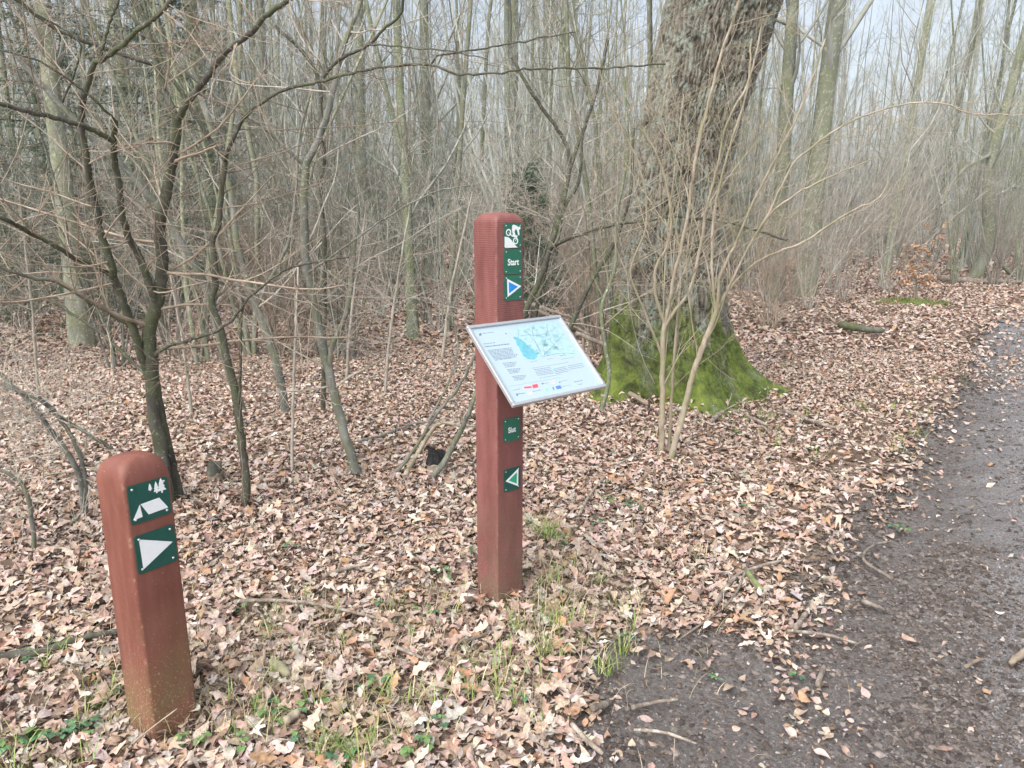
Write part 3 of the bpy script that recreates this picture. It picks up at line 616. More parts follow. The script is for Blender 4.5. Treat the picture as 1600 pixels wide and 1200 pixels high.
hl(m, [(500, 835), (1040, 735)], .0006, .004, .0042); m.build('printed_text', M_ink, brd, smooth=False)
m = MB(); words(m, (222, 382), (345, 368), .0030); words(m, (232, 412), (500, 383), .0042); words(m, (1180, 780), (1262, 762), .003); m.build('title_lines', M_ink2, brd, smooth=False)
hpoly('red_logo', M_redp, [[(738, 816), (795, 805), (806, 842), (748, 853)], [(650, 838), (733, 830), (736, 848), (655, 856)]])
hpoly('blue_logo', M_bluep, [[(985, 828), (1035, 818), (1048, 850), (998, 860)]]); hpoly('green_logo', M_greenp, [[(872, 850), (910, 845), (918, 880), (880, 886)], [(940, 640), (955, 638), (960, 655), (945, 658)]])
hpoly('pink_logo', M_pink, [[(940, 775), (968, 770), (980, 800), (950, 805)], [(700, 895), (735, 890), (742, 915), (708, 920)]]); hpoly('dark_logo', M_ink2, [[(838, 795), (858, 792), (862, 803), (850, 812), (842, 806)], [(952, 838), (966, 836), (974, 868), (962, 870)], [(1020, 780), (1034, 778), (1038, 792), (1024, 794)], [(460, 268), (472, 270), (468, 282), (456, 280)], [(565, 492), (582, 490), (580, 502), (570, 504)]])
hpoly('round_logo', M_ink, [[(172, 282), (180, 268), (192, 266), (202, 276), (200, 290), (188, 296), (176, 292)], [(565, 915), (573, 908), (588, 918), (584, 938), (568, 934)]])

# short post --------------------------------------------------------------
b1 = gp(243, 1160); lx, ly = -.035, .045
P1o = thing('trail_post', 'short leaning red brown timber post with tent and arrow signs', 'signpost', (b1[0], b1[1], 0))
up = Vector((lx, ly, 1)).normalized(); e = Vector((math.cos(.978), math.sin(.978), 0)); e = (e-up*e.dot(up)).normalized(); l_ = up.cross(e)
P1o.rotation_euler = Matrix((e, l_, up)).transposed().to_euler()
post_mesh(.151, .825, .068, .42, .011, 'timber_post', M_p1, P1o)
make_plate(P1o, .010, .700, .138, .818, M_pd, 'camp', 'dark green plate with white tent and fir trees', .0040)
make_plate(P1o, .012, .545, .140, .664, M_pd, 'arrow', 'dark green plate with a white arrow pointing right', .0040)

exec_parts = []
# ------------------------------------------------------------------ traced saplings
def stem(pts, r0, r1, K=None):
    """pts: (u, v, Y); r0, r1: radius in photo pixels"""
    P = [at(*q) for q in pts]; n = len(P); s = np.linspace(0, 1, n)
    rr = [(r0+(r1-r0)*a)*pxs(*q) for a, q in zip(s, pts)]
    if abs(P[0][2]-tz(P[0][0], P[0][1])) < .12: P[0] = P[0].copy(); P[0][2] = tz(P[0][0], P[0][1])-.03; 
    return resample(P, rr, K or max(10, 5*n), .002)
def dd(pts, Ys):
    """attach depths, interpolated between Ys"""
    n = len(pts); xs = np.linspace(0, 1, n); yi = np.interp(xs, np.linspace(0, 1, len(Ys)), Ys); return [(u, v, y) for (u, v), y in zip(pts, yi)]
def sapling(name, label, cat, stems, mt, mtw, tw=(9, 5, 3), l1=(.4, 1.5), l2=(.2, .7), l3=(.06, .28), ang=(35, 78), trop=.03, wig=.09, stem_t0=.25, group=None, slim=1., rmin=.0010):
    """stems: list of (pts, r0, r1, twigs density factor)"""
    built = [stem(p, a*slim, b*slim) for p, a, b, _ in stems]
    b0 = built[0][0][0]; root = thing(name, label, cat, (b0[0], b0[1], b0[2]), group)
    mb = MB()
    for (P, Rr) in built:
        V, q = tubes(P[None], Rr[None], 10); mb.add(V, [q])
        K = len(P)       # knots and rounded tips
    mb.build('trunk', mt, root, off=b0)
    mb = MB()
    for (P, Rr), (_, _, _, f) in zip(built, stems):
        L = np.linalg.norm(np.diff(P, axis=0), axis=1).sum(); n = max(1, int(tw[0]*f*L))
        if f <= 0: continue
        t0 = stem_t0 if P[0][2] < .3 else .03
        P1, R1 = grow(P[None], Rr[None], n, t0, 1, ang, l1, 9, wig, trop, .34, .0016, .35)
        k_ = ~((np.abs(P1[..., 0]-.0) < .3) & (P1[..., 1] < 3.25)).any(1) & ~((np.abs(P1[..., 0]+1.07) < .28) & (P1[..., 1] < 2.5)).any(1); P1, R1 = P1[k_], R1[k_]
        if not len(P1): continue
        V, q = tubes(P1, R1, 5); mb.add(V, [q])
        P2, R2 = grow(P1, R1, tw[1], .15, 1, (30, 75), l2, 6, wig, trop, .6, rmin*1.15, .45)
        V, q = tubes(P2, R2, 4); mb.add(V, [q])
        if tw[2]:
            P3, R3 = grow(P2, R2, tw[2], .2, 1, (30, 70), l3, 4, wig, trop, .7, rmin, .6); V, q = tubes(P3, R3, 3); mb.add(V, [q])
    mb.build('crown', mtw, root, off=b0)
    return root

S = []
# the dark many-stemmed sapling on the left
a1 = [(281, 785), (259, 694), (248, 640), (238, 580)]; a2 = [(268, 740), (257, 705), (241, 645), (238, 580)]
S = [(dd(a1, (4.11, 4.05)), 11, 10, 0), (dd([(262, 770), (250, 700), (240, 645), (236, 585)], (4.0, 4.05)), 12, 11, 0),
     (dd([(238, 590), (236, 560), (233, 519), (245, 473), (252, 435), (254, 416), (250, 350), (261, 297), (270, 245), (275, 210), (276, 183)], (4.05, 3.9)), 13, 8.5, 1),
     (dd([(276, 186), (259, 147), (245, 101), (234, 63), (224, 28), (208, -4), (180, -60)], (3.9, 4.1)), 6.5, 5, 1),
     (dd([(276, 188), (297, 154), (325, 119), (343, 91), (367, 70), (395, 49), (420, 21), (455, -3), (500, -30)], (3.9, 3.5)), 6.5, 4.5, 1),
     (dd([(233, 592), (222, 560), (210, 519), (192, 470), (178, 435), (175, 416), (158, 368), (150, 325), (140, 280), (138, 259), (130, 217), (126, 189), (128, 168), (135, 137), (147, 101), (168, 88), (196, 66), (210, 51), (245, 25), (275, -5)], (4.05, 3.7, 3.5)), 8, 4, .8),
     (dd([(154, 100), (160, 75), (168, 45), (182, 7), (190, -20)], (3.6, 3.6)), 3, 2.4, 1),
     (dd([(243, 470), (232, 440), (219, 404), (200, 368), (191, 332), (186, 290), (180, 259), (178, 228), (178, 210), (180, 189)], (3.98, 3.6)), 7, 5, .8),
     (dd([(177, 220), (154, 207), (130, 196), (98, 187), (63, 179), (32, 171), (0, 161), (-60, 140)], (3.62, 3.2)), 5, 4, 1.2),
     (dd([(180, 190), (168, 175), (140, 151), (105, 123), (60, 95), (0, 78), (-60, 50)], (3.6, 3.3)), 2.6, 1.6, 1.2),
     (dd([(176, 432), (147, 414), (115, 402), (88, 385), (52, 367), (28, 353), (0, 341), (-60, 325)], (3.95, 3.4)), 4.5, 4, 1.5),
     (dd([(200, 506), (175, 493), (154, 480), (115, 456), (84, 438), (45, 433), (0, 417), (-50, 400)], (3.98, 3.7)), 3.6, 3.0, 1.2),
     (dd([(228, 584), (210, 568), (175, 536), (147, 512), (87, 473), (49, 435), (0, 400)], (4.03, 4.4)), 3.6, 2.2, 1.2),
     (dd([(98, 160), (126, 70), (60, 25), (20, -10)], (3.6, 3.4)), 2, 1.6, .6),
     (dd([(238, 100), (170, 78), (120, 60), (75, 37), (30, 3), (0, -20)], (4.0, 3.7)), 3.8, 3, 1),
     (dd([(238, 557), (259, 543), (301, 529), (336, 519), (364, 498), (385, 470), (413, 445), (448, 421), (490, 410), (545, 402)], (4.03, 3.6)), 3.4, 1.6, 1.5)]
sapling('sapling', 'dark bare sapling with several crooked stems rising behind the short post', 'sapling', S, M_dark, M_red, (10, 4, 2), (.5, 1.7), ang=(50, 90), trop=.015, wig=.07, slim=.85)
S = [(dd([(380, 800), (385, 750), (378, 697), (367, 610), (353, 557), (346, 519), (331, 477), (336, 445), (334, 400), (332, 378), (341, 350), (346, 301), (352, 252)], (3.98, 3.9)), 8, 4.6, .5),
     (dd([(352, 252), (325, 213), (308, 186), (287, 150), (266, 119), (252, 95), (245, 67), (231, 35), (224, -5)], (3.9, 4.2)), 4, 3, 1),
     (dd([(352, 250), (357, 235), (378, 189), (402, 165), (437, 144), (472, 133), (505, 126), (550, 115), (596, 105), (669, 101), (715, 115), (767, 115), (837, 108), (960, 105), (1040, 100)], (3.9, 3.6, 3.5)), 3.6, 1.6, .9),
     (dd([(505, 121), (529, 94), (575, 70), (599, 45), (624, 24), (631, -4)], (3.72, 3.6)), 3.2, 2.6, 1),
     (dd([(672, 103), (687, 87), (750, 77), (841, 60), (900, 50)], (3.6, 3.5)), 2, 1.2, 1.2),
     (dd([(575, 70), (640, 75), (700, 80), (760, 92)], (3.65, 3.4)), 1.6, 1, 1.2),
     (dd([(372, 640), (376, 590), (376, 520), (380, 470)], (3.97, 3.8)), 3, 2.2, 1)]
sapling('sapling', 'slender dark sapling right of the short post with one branch reaching far right', 'sapling', S, M_dark, M_red, (10, 4, 2), (.5, 1.6), ang=(50, 90), trop=.015, wig=.07, slim=.85)
S = [(dd([(560, 748), (556, 735), (539, 680), (521, 610), (504, 540), (490, 470), (479, 413), (475, 315), (479, 252)], (4.52, 4.55)), 9, 6.5, .4),
     (dd([(479, 254), (501, 210), (515, 164), (529, 98), (547, 45), (566, -5), (580, -50)], (4.55, 4.7)), 6, 4.5, .9),
     (dd([(515, 568), (520, 540), (539, 495), (549, 445), (553, 400), (560, 330)], (4.53, 4.4)), 5, 3, 1),
     (dd([(470, 254), (440, 225), (400, 190), (350, 160), (300, 120), (250, 70), (200, 20)], (4.55, 4.2)), 3.4, 2.2, .9),
     (dd([(483, 425), (520, 400), (560, 370), (620, 330), (680, 300), (735, 290)], (4.5, 4.1)), 2, 1.2, 1.2)]
sapling('sapling', 'smooth grey sapling left of the tall post with a pale scar at its fork', 'sapling', S, M_grey, M_twig, (10, 4, 2), (.5, 1.5), ang=(50, 90), trop=.02, wig=.07, slim=.9)
S = [(dd([(505, 640), (507, 515), (507, 400), (508, 385), (501, 297), (508, 245), (501, 210), (501, 140), (480, 90), (430, 40)], (5.5, 5.2)), 4, 2.6, 1)]
sapling('sapling', 'thin dark sapling close behind the smooth grey one', 'sapling', S, M_dark, M_twig, (7, 5, 3))
S = [(dd([(448, 660), (437, 589), (420, 530), (402, 484), (385, 430), (370, 380), (360, 300), (330, 200), (300, 100)], (6.0, 5.9)), 7, 4, .6),
     (dd([(400, 480), (420, 440), (450, 380), (462, 300), (470, 200), (500, 100)], (6, 6)), 3, 2, 1)]
sapling('sapling', 'pale grey sapling leaning left behind the slender dark one', 'sapling', S, M_grey, M_twig, (6, 5, 3))
S = [(dd([(378, 640), (352, 560), (329, 470), (304, 413), (266, 350), (224, 297), (185, 252), (140, 210), (80, 150), (20, 80)], (5.6, 5.2)), 7, 4, .8)]
sapling('sapling', 'long grey sapling slanting up to the left behind the dark stems', 'sapling', S, M_grey, M_twig, (6, 5, 3))
S = [(dd([(133, 795), (128, 760), (119, 732), (101, 700), (75, 668), (52, 635), (0, 585), (-50, 550)], (3.85, 3.6)), 5, 3, 1.6),
     (dd([(125, 790), (133, 750), (120, 700), (87, 645), (60, 620)], (3.85, 3.7)), 4, 2.4, 1.5),
     (dd([(52, 850), (45, 780), (22, 745), (0, 735), (-40, 720)], (3.4, 3.3)), 3.6, 2.4, 1.5),
     (dd([(175, 700), (140, 680), (87, 645), (60, 625), (0, 600)], (3.9, 3.6)), 3, 2, 1.5),
     (dd([(40, 890), (60, 860), (110, 820), (130, 800)], (3.5, 3.8)), 2.4, 2, 1)]
sapling('shrub', 'low tangled grey brown shrub at the left edge beside the short post', 'shrub', S, M_grey, M_twig, (9, 6, 3), (.25, .8), (.12, .35), ang=(30, 85))
# pale shrub in front of the oak
Y0 = 4.88
S = [(dd([(1032, 715), (1035, 655), (1035, 550), (1039, 505)], (Y0, Y0)), 5.5, 4.5, .3),
     (dd([(1039, 508), (1026, 467), (1024, 418), (1043, 385), (1048, 330), (1030, 250), (1000, 200)], (Y0, 4.7)), 3.2, 1.8, 1),
     (dd([(1039, 508), (1054, 429), (1065, 385), (1076, 330), (1087, 247), (1109, 154), (1131, 71), (1147, 27), (1158, -10)], (Y0, 4.5)), 3.4, 2.2, .9),
     (dd([(1040, 508), (1058, 480), (1076, 456), (1092, 396), (1103, 330), (1120, 264), (1136, 192), (1170, 126), (1190, 40)], (Y0, 4.6)), 3.4, 1.6, 1),
     (dd([(1046, 718), (1055, 690), (1065, 655), (1087, 572), (1120, 486)], (Y0-.05, 4.75)), 6, 5, .3),
     (dd([(1120, 488), (1150, 425), (1180, 368), (1208, 330), (1250, 300), (1300, 275), (1360, 250)], (4.75, 4.3)), 2.6, 1.0, 1.3),
     (dd([(1120, 488), (1126, 430), (1150, 380), (1170, 330), (1200, 270), (1237, 200), (1270, 120), (1290, 60)], (4.75, 4.5)), 3.2, 1.6, 1.2),
     (dd([(1118, 488), (1112, 400), (1118, 320), (1140, 230), (1165, 150), (1175, 60)], (4.75, 4.9)), 2.8, 1.6, 1),
     (dd([(1120, 486), (1136, 456), (1186, 407), (1252, 380), (1312, 341), (1340, 325), (1373, 310), (1391, 280)], (4.75, 4.9)), 2.6, 1.0, 1.2),
     (dd([(1180, 370), (1200, 336), (1237, 261), (1270, 229), (1317, 196), (1363, 177), (1424, 161), (1480, 163), (1517, 177), (1600, 180), (1660, 190)], (4.6, 4.2)), 2.1, .9, 1.3),
     (dd([(1045, 718), (1048, 640), (1053, 560), (1060, 480), (1062, 400), (1045, 300)], (Y0+.05, 5)), 3, 1.6, .8),
     (dd([(1036, 560), (1000, 470), (985, 420), (1010, 350), (1000, 260), (960, 180), (930, 90)], (Y0, 4.6)), 2.2, 1.4, 1)]
gq = random.Random(12)
for k in range(5):
    u0, v0, yy = gq.choice([(1039, 508, Y0), (1120, 486, 4.75), (1046, 640, Y0), (1035, 600, Y0), (1090, 560, 4.8)]); u1 = gq.uniform(930, 1330) if k > 4 else gq.uniform(1020, 1200); v1 = gq.uniform(20, 260)
    S.append((dd([(u0, v0), (u0+(u1-u0)*.18+gq.uniform(-14, 14), v0+(v1-v0)*.3), (u0+(u1-u0)*.5+gq.uniform(-18, 18), v0+(v1-v0)*.62), (u1, v1)], (yy, yy+gq.uniform(-.5, .5))), 1.6, .8, .8))
sapling('shrub', 'pale many-stemmed shrub growing in front of the big mossy oak', 'shrub', S, M_pale, M_pale, (7, 4, 2), (.4, 1.5), (.12, .4), ang=(25, 65), trop=.05, wig=.08, slim=.85, rmin=.0009)
# dark clump right of the tall post
S = [(dd([(815, 560), (819, 494), (842, 440), (861, 384), (872, 350), (881, 310), (890, 245), (872, 203), (834, 150), (800, 90)], (6.4, 6.2)), 5, 2.6, .8),
     (dd([(861, 386), (898, 369), (955, 352), (1010, 344), (1065, 338), (1136, 347), (1175, 358), (1230, 375)], (6.3, 4.5)), 3.4, 1.8, 1),
     (dd([(830, 560), (835, 500), (850, 430), (870, 340), (895, 250), (930, 150), (950, 60)], (6.5, 6.6)), 4, 2.4, .9),
     (dd([(880, 540), (905, 480), (930, 430), (960, 380), (985, 300), (990, 200)], (6.2, 6.0)), 4, 2, 1),
     (dd([(868, 400), (880, 330), (905, 280), (910, 200)], (6.3, 6.3)), 3, 2, 1)]
sapling('shrub', 'dark spreading shrub between the tall post and the oak', 'shrub', S, M_dark, M_twig, (6, 5, 3))
S = [(dd([(940, 640), (952, 590), (945, 540), (940, 480), (960, 420), (965, 330), (980, 240), (975, 120)], (5.6, 5.6)), 3.6, 2, 1)]
sapling('sapling', 'thin pale lichened sapling just left of the mossy oak', 'sapling', S, M_lich, M_pale, (7, 5, 3), trop=.05)
S = [(dd([(610, 750), (645, 705), (680, 650), (720, 600), (745, 545), (765, 480)], (4.5, 4.3)), 2.6, 2, .8), (dd([(668, 660), (700, 600), (715, 540), (700, 470), (685, 400)], (4.4, 4.6)), 1.7, 1.2, 1)]
sapling('sapling', 'thin grey whip slanting right towards the tall post', 'sapling', S, M_grey, M_twig, (6, 4, 2), (.15, .5))
for i, (u, v, hpx, Y_, lab) in enumerate([(455, 745, 330, 0, 'thin brown whip among the leaves between the two grey saplings'), (600, 620, 300, 0, 'thin upright whip left of the tall post in mid ground'), (300, 650, 300, 0, 'thin upright whip behind the dark many-stemmed sapling'), (690, 560, 260, 0, 'thin grey whip just left of the tall post further back'), (540, 600, 280, 0, 'slim whip right of the smooth grey sapling'), (60, 620, 330, 0, 'slim whip at the far left edge of the leaves'), (745, 600, 300, 0, 'slim whip half hidden behind the tall post')]):
    g_ = gp(u, v); x = g_[1]; du = rng.normal(0, 30)
    S = [(dd([(u, v), (u+du*.3, v-hpx*.4), (u+du*.7, v-hpx*.75), (u+du, v-hpx)], (x, x+rng.normal(0, .2))), 2.6, 1.3, 1)]
    sapling('sapling', lab, 'sapling', S, M_twig, M_twig, (8, 5, 2), (.25, .7))

# ------------------------------------------------------------------ the oak
def oak():
    root = thing('oak_tree', 'huge old oak with furrowed bark and a green mossy foot', 'tree', (OAK[0], OAK[1], 0))
    # centre line and half width read at several heights, at the oak's distance
    Yc = OAK[1]+.35
    prof = [(640, 1058, 122), (600, 1052, 108), (560, 1046, 98), (520, 1046, 92), (480, 1047, 86), (430, 1050, 79), (350, 1054, 73), (250, 1070, 74), (180, 1082, 78), (100, 1104, 83), (0, 1131, 90), (-120, 1158, 92)]
    zs, cx, rr = [], [], []
    for v, u, h in prof:
        p = at(u, v, Yc); zs.append(p[2]); cx.append(p[0]-OAK[0]); rr.append(h*pxs(u, v, Yc))
    zs = np.array(zs); o = np.argsort(zs); zs, cx, rr = zs[o], np.array(cx)[o], np.array(rr)[o]
    zz = np.r_[np.linspace(-.25, 4.4, 760), np.linspace(4.25, 11, 60)]; na = 420
    c = np.interp(zz, zs, cx); c = np.where(zz > zs[-1], cx[-1]+(zz-zs[-1])*.12, c); r = np.interp(zz, zs, rr); r = np.where(zz > zs[-1], rr[-1]*np.clip(1-(zz-zs[-1])*.07, .2, 1), r)
    a = np.linspace(0, 2*np.pi, na, endpoint=False); A, Zg = np.meshgrid(a, zz); Rg = np.repeat(r[:, None], na, 1)
    low = np.exp(-np.clip(Zg, 0, 9)/.28); lob = np.cos(A*5+.6+.5*np.sin(A*2))*.5+.5
    Rg = Rg*(1+low*(.5*lob**2-.08)+.38*np.exp(-np.clip(Zg, 0, 9)/.16)*np.clip(np.cos(A+.35), 0, 1)**6)*(1+.04*vn(np.cos(A)*2, np.sin(A)*2, Zg, 1, 3))
    tw = A+Zg*.12                                   # slightly spiralling grain
    X1, Y1 = np.cos(tw), np.sin(tw)
    def worley(U, W, seed):
        ui, wi = np.floor(U), np.floor(W); f1 = np.full(U.shape, 9.); f2 = np.full(U.shape, 9.); cid = np.zeros(U.shape)
        for i in (-1, 0, 1):
            for j in (-1, 0, 1):
                a_, b_ = ui+i, wi+j; jx = _h(a_+500, b_+500, np.full_like(a_, seed)); jy = _h(a_+500, b_+500, np.full_like(a_, seed+7))
                d_ = np.hypot(a_+jx-U, b_+jy-W); h_ = _h(a_+900, b_+100, np.full_like(a_, seed+3)); n_ = d_ < f1
                f2 = np.where(n_, f1, np.minimum(f2, d_)); cid = np.where(n_, h_, cid); f1 = np.where(n_, d_, f1)
        return f2-f1, cid
    arc = tw*.44
    wx = .018*fbm(X1*4, Y1*4, Zg*5, 1, 3, 9); wz = .05*fbm(X1*4, Y1*4, Zg*4, 1, 3, 19)
    e1, id1 = worley((arc+wx+Zg*.05)/.034, (Zg+wz)/.26, 1); e2, id2 = worley((arc+wx*1.4+Zg*.05)/.02, (Zg+wz)/.09, 5)
    n3 = vn(X1*34, Y1*34, Zg*26, 1, 5); n4 = fbm(X1*12, Y1*12, Zg*8, 1, 3, 15)
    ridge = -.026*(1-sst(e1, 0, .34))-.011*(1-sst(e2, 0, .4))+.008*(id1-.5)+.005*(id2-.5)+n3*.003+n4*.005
    bk = sst(Zg, .0, .75)*.75+.25; Rg = Rg+ridge*bk+.035*low*fbm(X1*7, Y1*7, Zg*6, 1, 3, 6)
    V = np.stack([c[:, None]+Rg*np.cos(A), .35+Rg*np.sin(A), Zg], -1).reshape(-1, 3)
    idx = np.arange(len(V)).reshape(len(zz), na); nx = np.roll(idx, -1, 1); q = np.stack([idx[:-1], nx[:-1], nx[1:], idx[1:]], -1).reshape(-1, 4)
    m, nt, b = mat('oak_bark', .9, .15); v = coords(nt)
    at_ = N(nt, 'VertexColor', layer_name='Col'); sp = N(nt, 'SeparateColor'); nt.links.new(at_.outputs[0], sp.inputs[0])
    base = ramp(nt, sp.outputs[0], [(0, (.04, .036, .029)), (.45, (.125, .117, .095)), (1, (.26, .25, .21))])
    n = noise(nt, v, 26, 5, .7); base = mix(nt, ramp(nt, n, [(.35, (0, 0, 0)), (.75, (.55,)*3)]), base, (.21, .19, .15))
    l1 = noise(nt, v, 5, 5, .65); l2 = noise(nt, v, 40, 3, .6)
    mm_ = N(nt, 'Math', operation='MULTIPLY'); nt.links.new(ramp(nt, l1, [(.5, (0, 0, 0)), (.6, (1, 1, 1))]), mm_.inputs[0]); nt.links.new(ramp(nt, l2, [(.42, (0, 0, 0)), (.55, (.8,)*3)]), mm_.inputs[1])
    base = mix(nt, mm_.outputs[0], base, (.24, .29, .25))
    l3 = noise(nt, v, 9, 4, .6); base = mix(nt, sp.outputs[1], base, ramp(nt, l3, [(.35, (.045, .06, .016)), (.5, (.10, .14, .028)), (.68, (.18, .23, .045))]))
    nt.links.new(base, b.inputs['Base Color']); bump(nt, b, n, .7, .01)
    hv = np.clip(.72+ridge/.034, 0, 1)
    moss = sst(.74-Zg+.34*fbm(X1*4.5, Y1*4.5, Zg*1.4, 1, 3, 7), -.12, .16)*.95
    moss = np.clip(moss*(.6+.4*sst(fbm(X1*6, Y1*6, Zg*5, 1, 3, 14)+.25*low+.9*(hv-.5)*(Zg > .25), -.55, -.15)), 0, .97)
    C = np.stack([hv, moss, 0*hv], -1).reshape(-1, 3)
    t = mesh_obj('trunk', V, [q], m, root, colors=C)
    # moss tufts
    k = np.where((moss.ravel() > .5) & (V[:, 2] > -.02) & (V[:, 1] < .75))[0]; k = rng.choice(k, 26000); p = V[k]+rng.normal(0, .004, (len(k), 3)); nn = np.stack([np.cos(A).ravel()[k], np.sin(A).ravel()[k], np.full(len(k), .35)], 1)
    d = nn+rng.normal(0, .55, (len(k), 3)); d /= np.linalg.norm(d, axis=1, keepdims=True); L = .005+.011*rng.random(len(k)); s_ = np.cross(d, rng.normal(size=(len(k), 3))); s_ /= np.linalg.norm(s_, axis=1, keepdims=True); s_ *= .0022
    Vm = np.stack([p-s_, p+s_, p+d*L[:, None]], 1).reshape(-1, 3); pal = np.array([(.10, .145, .025), (.15, .20, .038), (.055, .08, .018), (.20, .23, .06)])
    Cm = np.repeat(pal[rng.choice(4, len(k), p=[.4, .3, .2, .1])]*(1+rng.normal(0, .15, len(k)))[:, None], 3, 0)
    mesh_obj('moss', Vm, [np.arange(len(Vm)).reshape(-1, 3)], M_green, root, colors=Cm)
    # limbs high above the frame
    top = np.array([[c[-60], .35, zz[-60]], [c[-1], .35, zz[-1]]]); T0 = np.stack([np.linspace(c[600], c[-1], 8), np.full(8, .35), np.linspace(zz[400], zz[-1], 8)], 1)[None]
    P1, R1 = grow(T0, np.full((1, 8), .3), 9, .35, 1, (35, 70), (2.5, 5), 9, .15, .08, .45, .03); P2, R2 = grow(P1, R1, 7, .2, 1, (30, 60), (.8, 2), 6, .15, .05, .5, .008); P3, R3 = grow(P2, R2, 7, .2, 1, (30, 60), (.3, .8), 4, .2, .03, .5, .003)
    mb = MB()
    for P, Q, s in ((P1, R1, 8), (P2, R2, 5), (P3, R3, 3)): V, q = tubes(P, Q, s); mb.add(V, [q])
    mb.build('crown', M_back, root)
oak()

# ------------------------------------------------------------------ background wood
def tree_mesh(seed, H, r, lean=0., fork=False, dens=1., low=.12):
    g = np.random.default_rng(seed); K = 12; t = np.linspace(0, 1, K)
    P = np.stack([lean*H*t+.12*np.cumsum(g.normal(0, 1, K))*t/2, .12*np.cumsum(g.normal(0, 1, K))*t/2, H*t-.15], 1)[None]; Rr = (r*(1-.82*t**.9)*(1+.35*np.exp(-t*30)))[None]
    Ps, Rs = [P], [Rr]
    if fork:
        Pf, Rf = grow(P, Rr, 1, .1+.2*g.random(), .32, (12, 22), (H*.8, H*.9), K, .04, .05, .8, .02, .2, g=g); Ps.append(Pf); Rs.append(Rf)
    PA = np.concatenate(Ps); RA = np.concatenate(Rs)
    P1, R1 = grow(PA, RA, int(25*dens), low, 1, (28, 62), (1.0, 3.2), 8, .10, .12, .42, .006, .3, g=g, lenfall=.55)
    P2, R2 = grow(P1, R1, 4, .15, 1, (28, 60), (.4, 1.3), 5, .14, .06, .5, .0035, .4, g=g)
    P3, R3 = grow(P2, R2, 4, .15, 1, (25, 65), (.2, .6), 4, .16, .03, .6, .0025, .5, g=g)
    return (PA, RA), ((P1, R1, 4), (P2, R2, 3), (P3, R3, 3))
def tree_proto(seed, H, r, lean, fork, dens, mt, mc, name='bare_tree', low=.12):
    (PA, RA), cr = tree_mesh(seed, H, r, lean, fork, dens, low)
    root = bpy.data.objects.new(name, None); root.empty_display_size = .2
    V, q = tubes(PA, RA, 9); tr = mesh_obj('trunk', V, [q], mt, root); mb = MB()
    for P, Q, s in cr: V, q = tubes(P, Q, s); mb.add(V, [q])
    mb.build('crown', mc, root); col.objects.link(root); return root
def copy_tree(o, loc, rz, sc, label, cat, group, first=False):
    if first: c = o; kids = []
    else:
        c = o.copy(); col.objects.link(c); kids = list(o.children)
    for ch in kids:
        d = ch.copy(); col.objects.link(d); d.parent = c
    c.location = loc; c.rotation_euler = (0, 0, rz); c.scale = sc
    return tag(c, label, cat, group)
def free(x, y, m=.6):
    return path_sd(np.array([x]), np.array([y]))[0] < -m and math.hypot(x-OAK[0], y-OAK[1]) > 1.6
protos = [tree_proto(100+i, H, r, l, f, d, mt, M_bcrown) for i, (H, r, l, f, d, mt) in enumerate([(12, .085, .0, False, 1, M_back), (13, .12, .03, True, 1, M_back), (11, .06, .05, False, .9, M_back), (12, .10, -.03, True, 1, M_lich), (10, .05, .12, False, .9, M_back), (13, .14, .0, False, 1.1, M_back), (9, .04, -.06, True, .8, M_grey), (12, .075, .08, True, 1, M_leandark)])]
kindtxt = ['straight slim', 'forked stout', 'slim slightly leaning', 'lichen-pale forked', 'thin leaning', 'stout straight', 'thin forked', 'dark leaning']
used = [False]*len(protos)
def put(i, x, y, rz, s, label=None, group=None, sz=None):
    zone = 'left part' if x < -y*.18 else ('right part' if x > y*.22 else 'middle')
    dist = 'near' if y < 16 else 'deep'
    label = label or f'{kindtxt[i]} bare tree {dist} in the {zone} of the wood'
    o = copy_tree(protos[i], (x, y, tz(x, y)), rz, (s, s, sz or s), label, 'tree', group or f'{kindtxt[i]} trees {dist} in the {zone} of the wood', not used[i]); used[i] = True; return o
# trunks the photograph shows singly: pixel of the foot, proto, width in pixels
singles = [(130, 540, 5, 32, 'pale stout tree on the left standing behind the dark sapling', 0), (18, 455, 3, 24, 'lichened tree at the very left edge of the wood', 0), (232, 470, 5, 24, 'whitish tree between the dark stems on the left', 0), (646, 530, 3, 17, 'thin lichen-covered tree left of the tall post', 0),
           (672, 440, 0, 20, 'upright grey-green tree above and left of the tall post', 0), (803, 450, 0, 22, 'dark upright tree straight behind the tall post', 0), (848, 440, 5, 24, 'stout upright tree right behind the tall post', 0), (885, 430, 1, 20, 'forked tree between the tall post and the oak', 0), (1255, 470, 1, 32, 'big forked tree to the right of the oak', 1),
           (1210, 480, 5, 26, 'tall tree half hidden at the right side of the oak', 0), (350, 470, 3, 22, 'lichened tree behind the slender dark sapling', 0), (570, 450, 5, 20, 'grey tree between the smooth grey sapling and the tall post', 0), (435, 440, 0, 18, 'grey-green tree left of the smooth grey sapling', 0), (1450, 410, 7, 9, 'dark tree leaning right beyond the path bend', 0), (1500, 408, 7, 8, 'dark thin tree leaning right near the right edge', 0), (1385, 425, 2, 11, 'slim tree beyond the orange beech sapling', 0)]
for u, v, i, wpx, lab, _ in singles:
    g_ = gp(u, v); rr = [.085, .12, .06, .10, .05, .14, .04, .075][i]; s = wpx/2*pxs(u, v-60, g_[1])/rr; s = max(.3, min(s, 1.6))
    rz = 0. if i == 7 else random.random()*6.28
    put(i, g_[0], g_[1], rz, s, lab, 'trees of the wood', sz=max(s, .95))
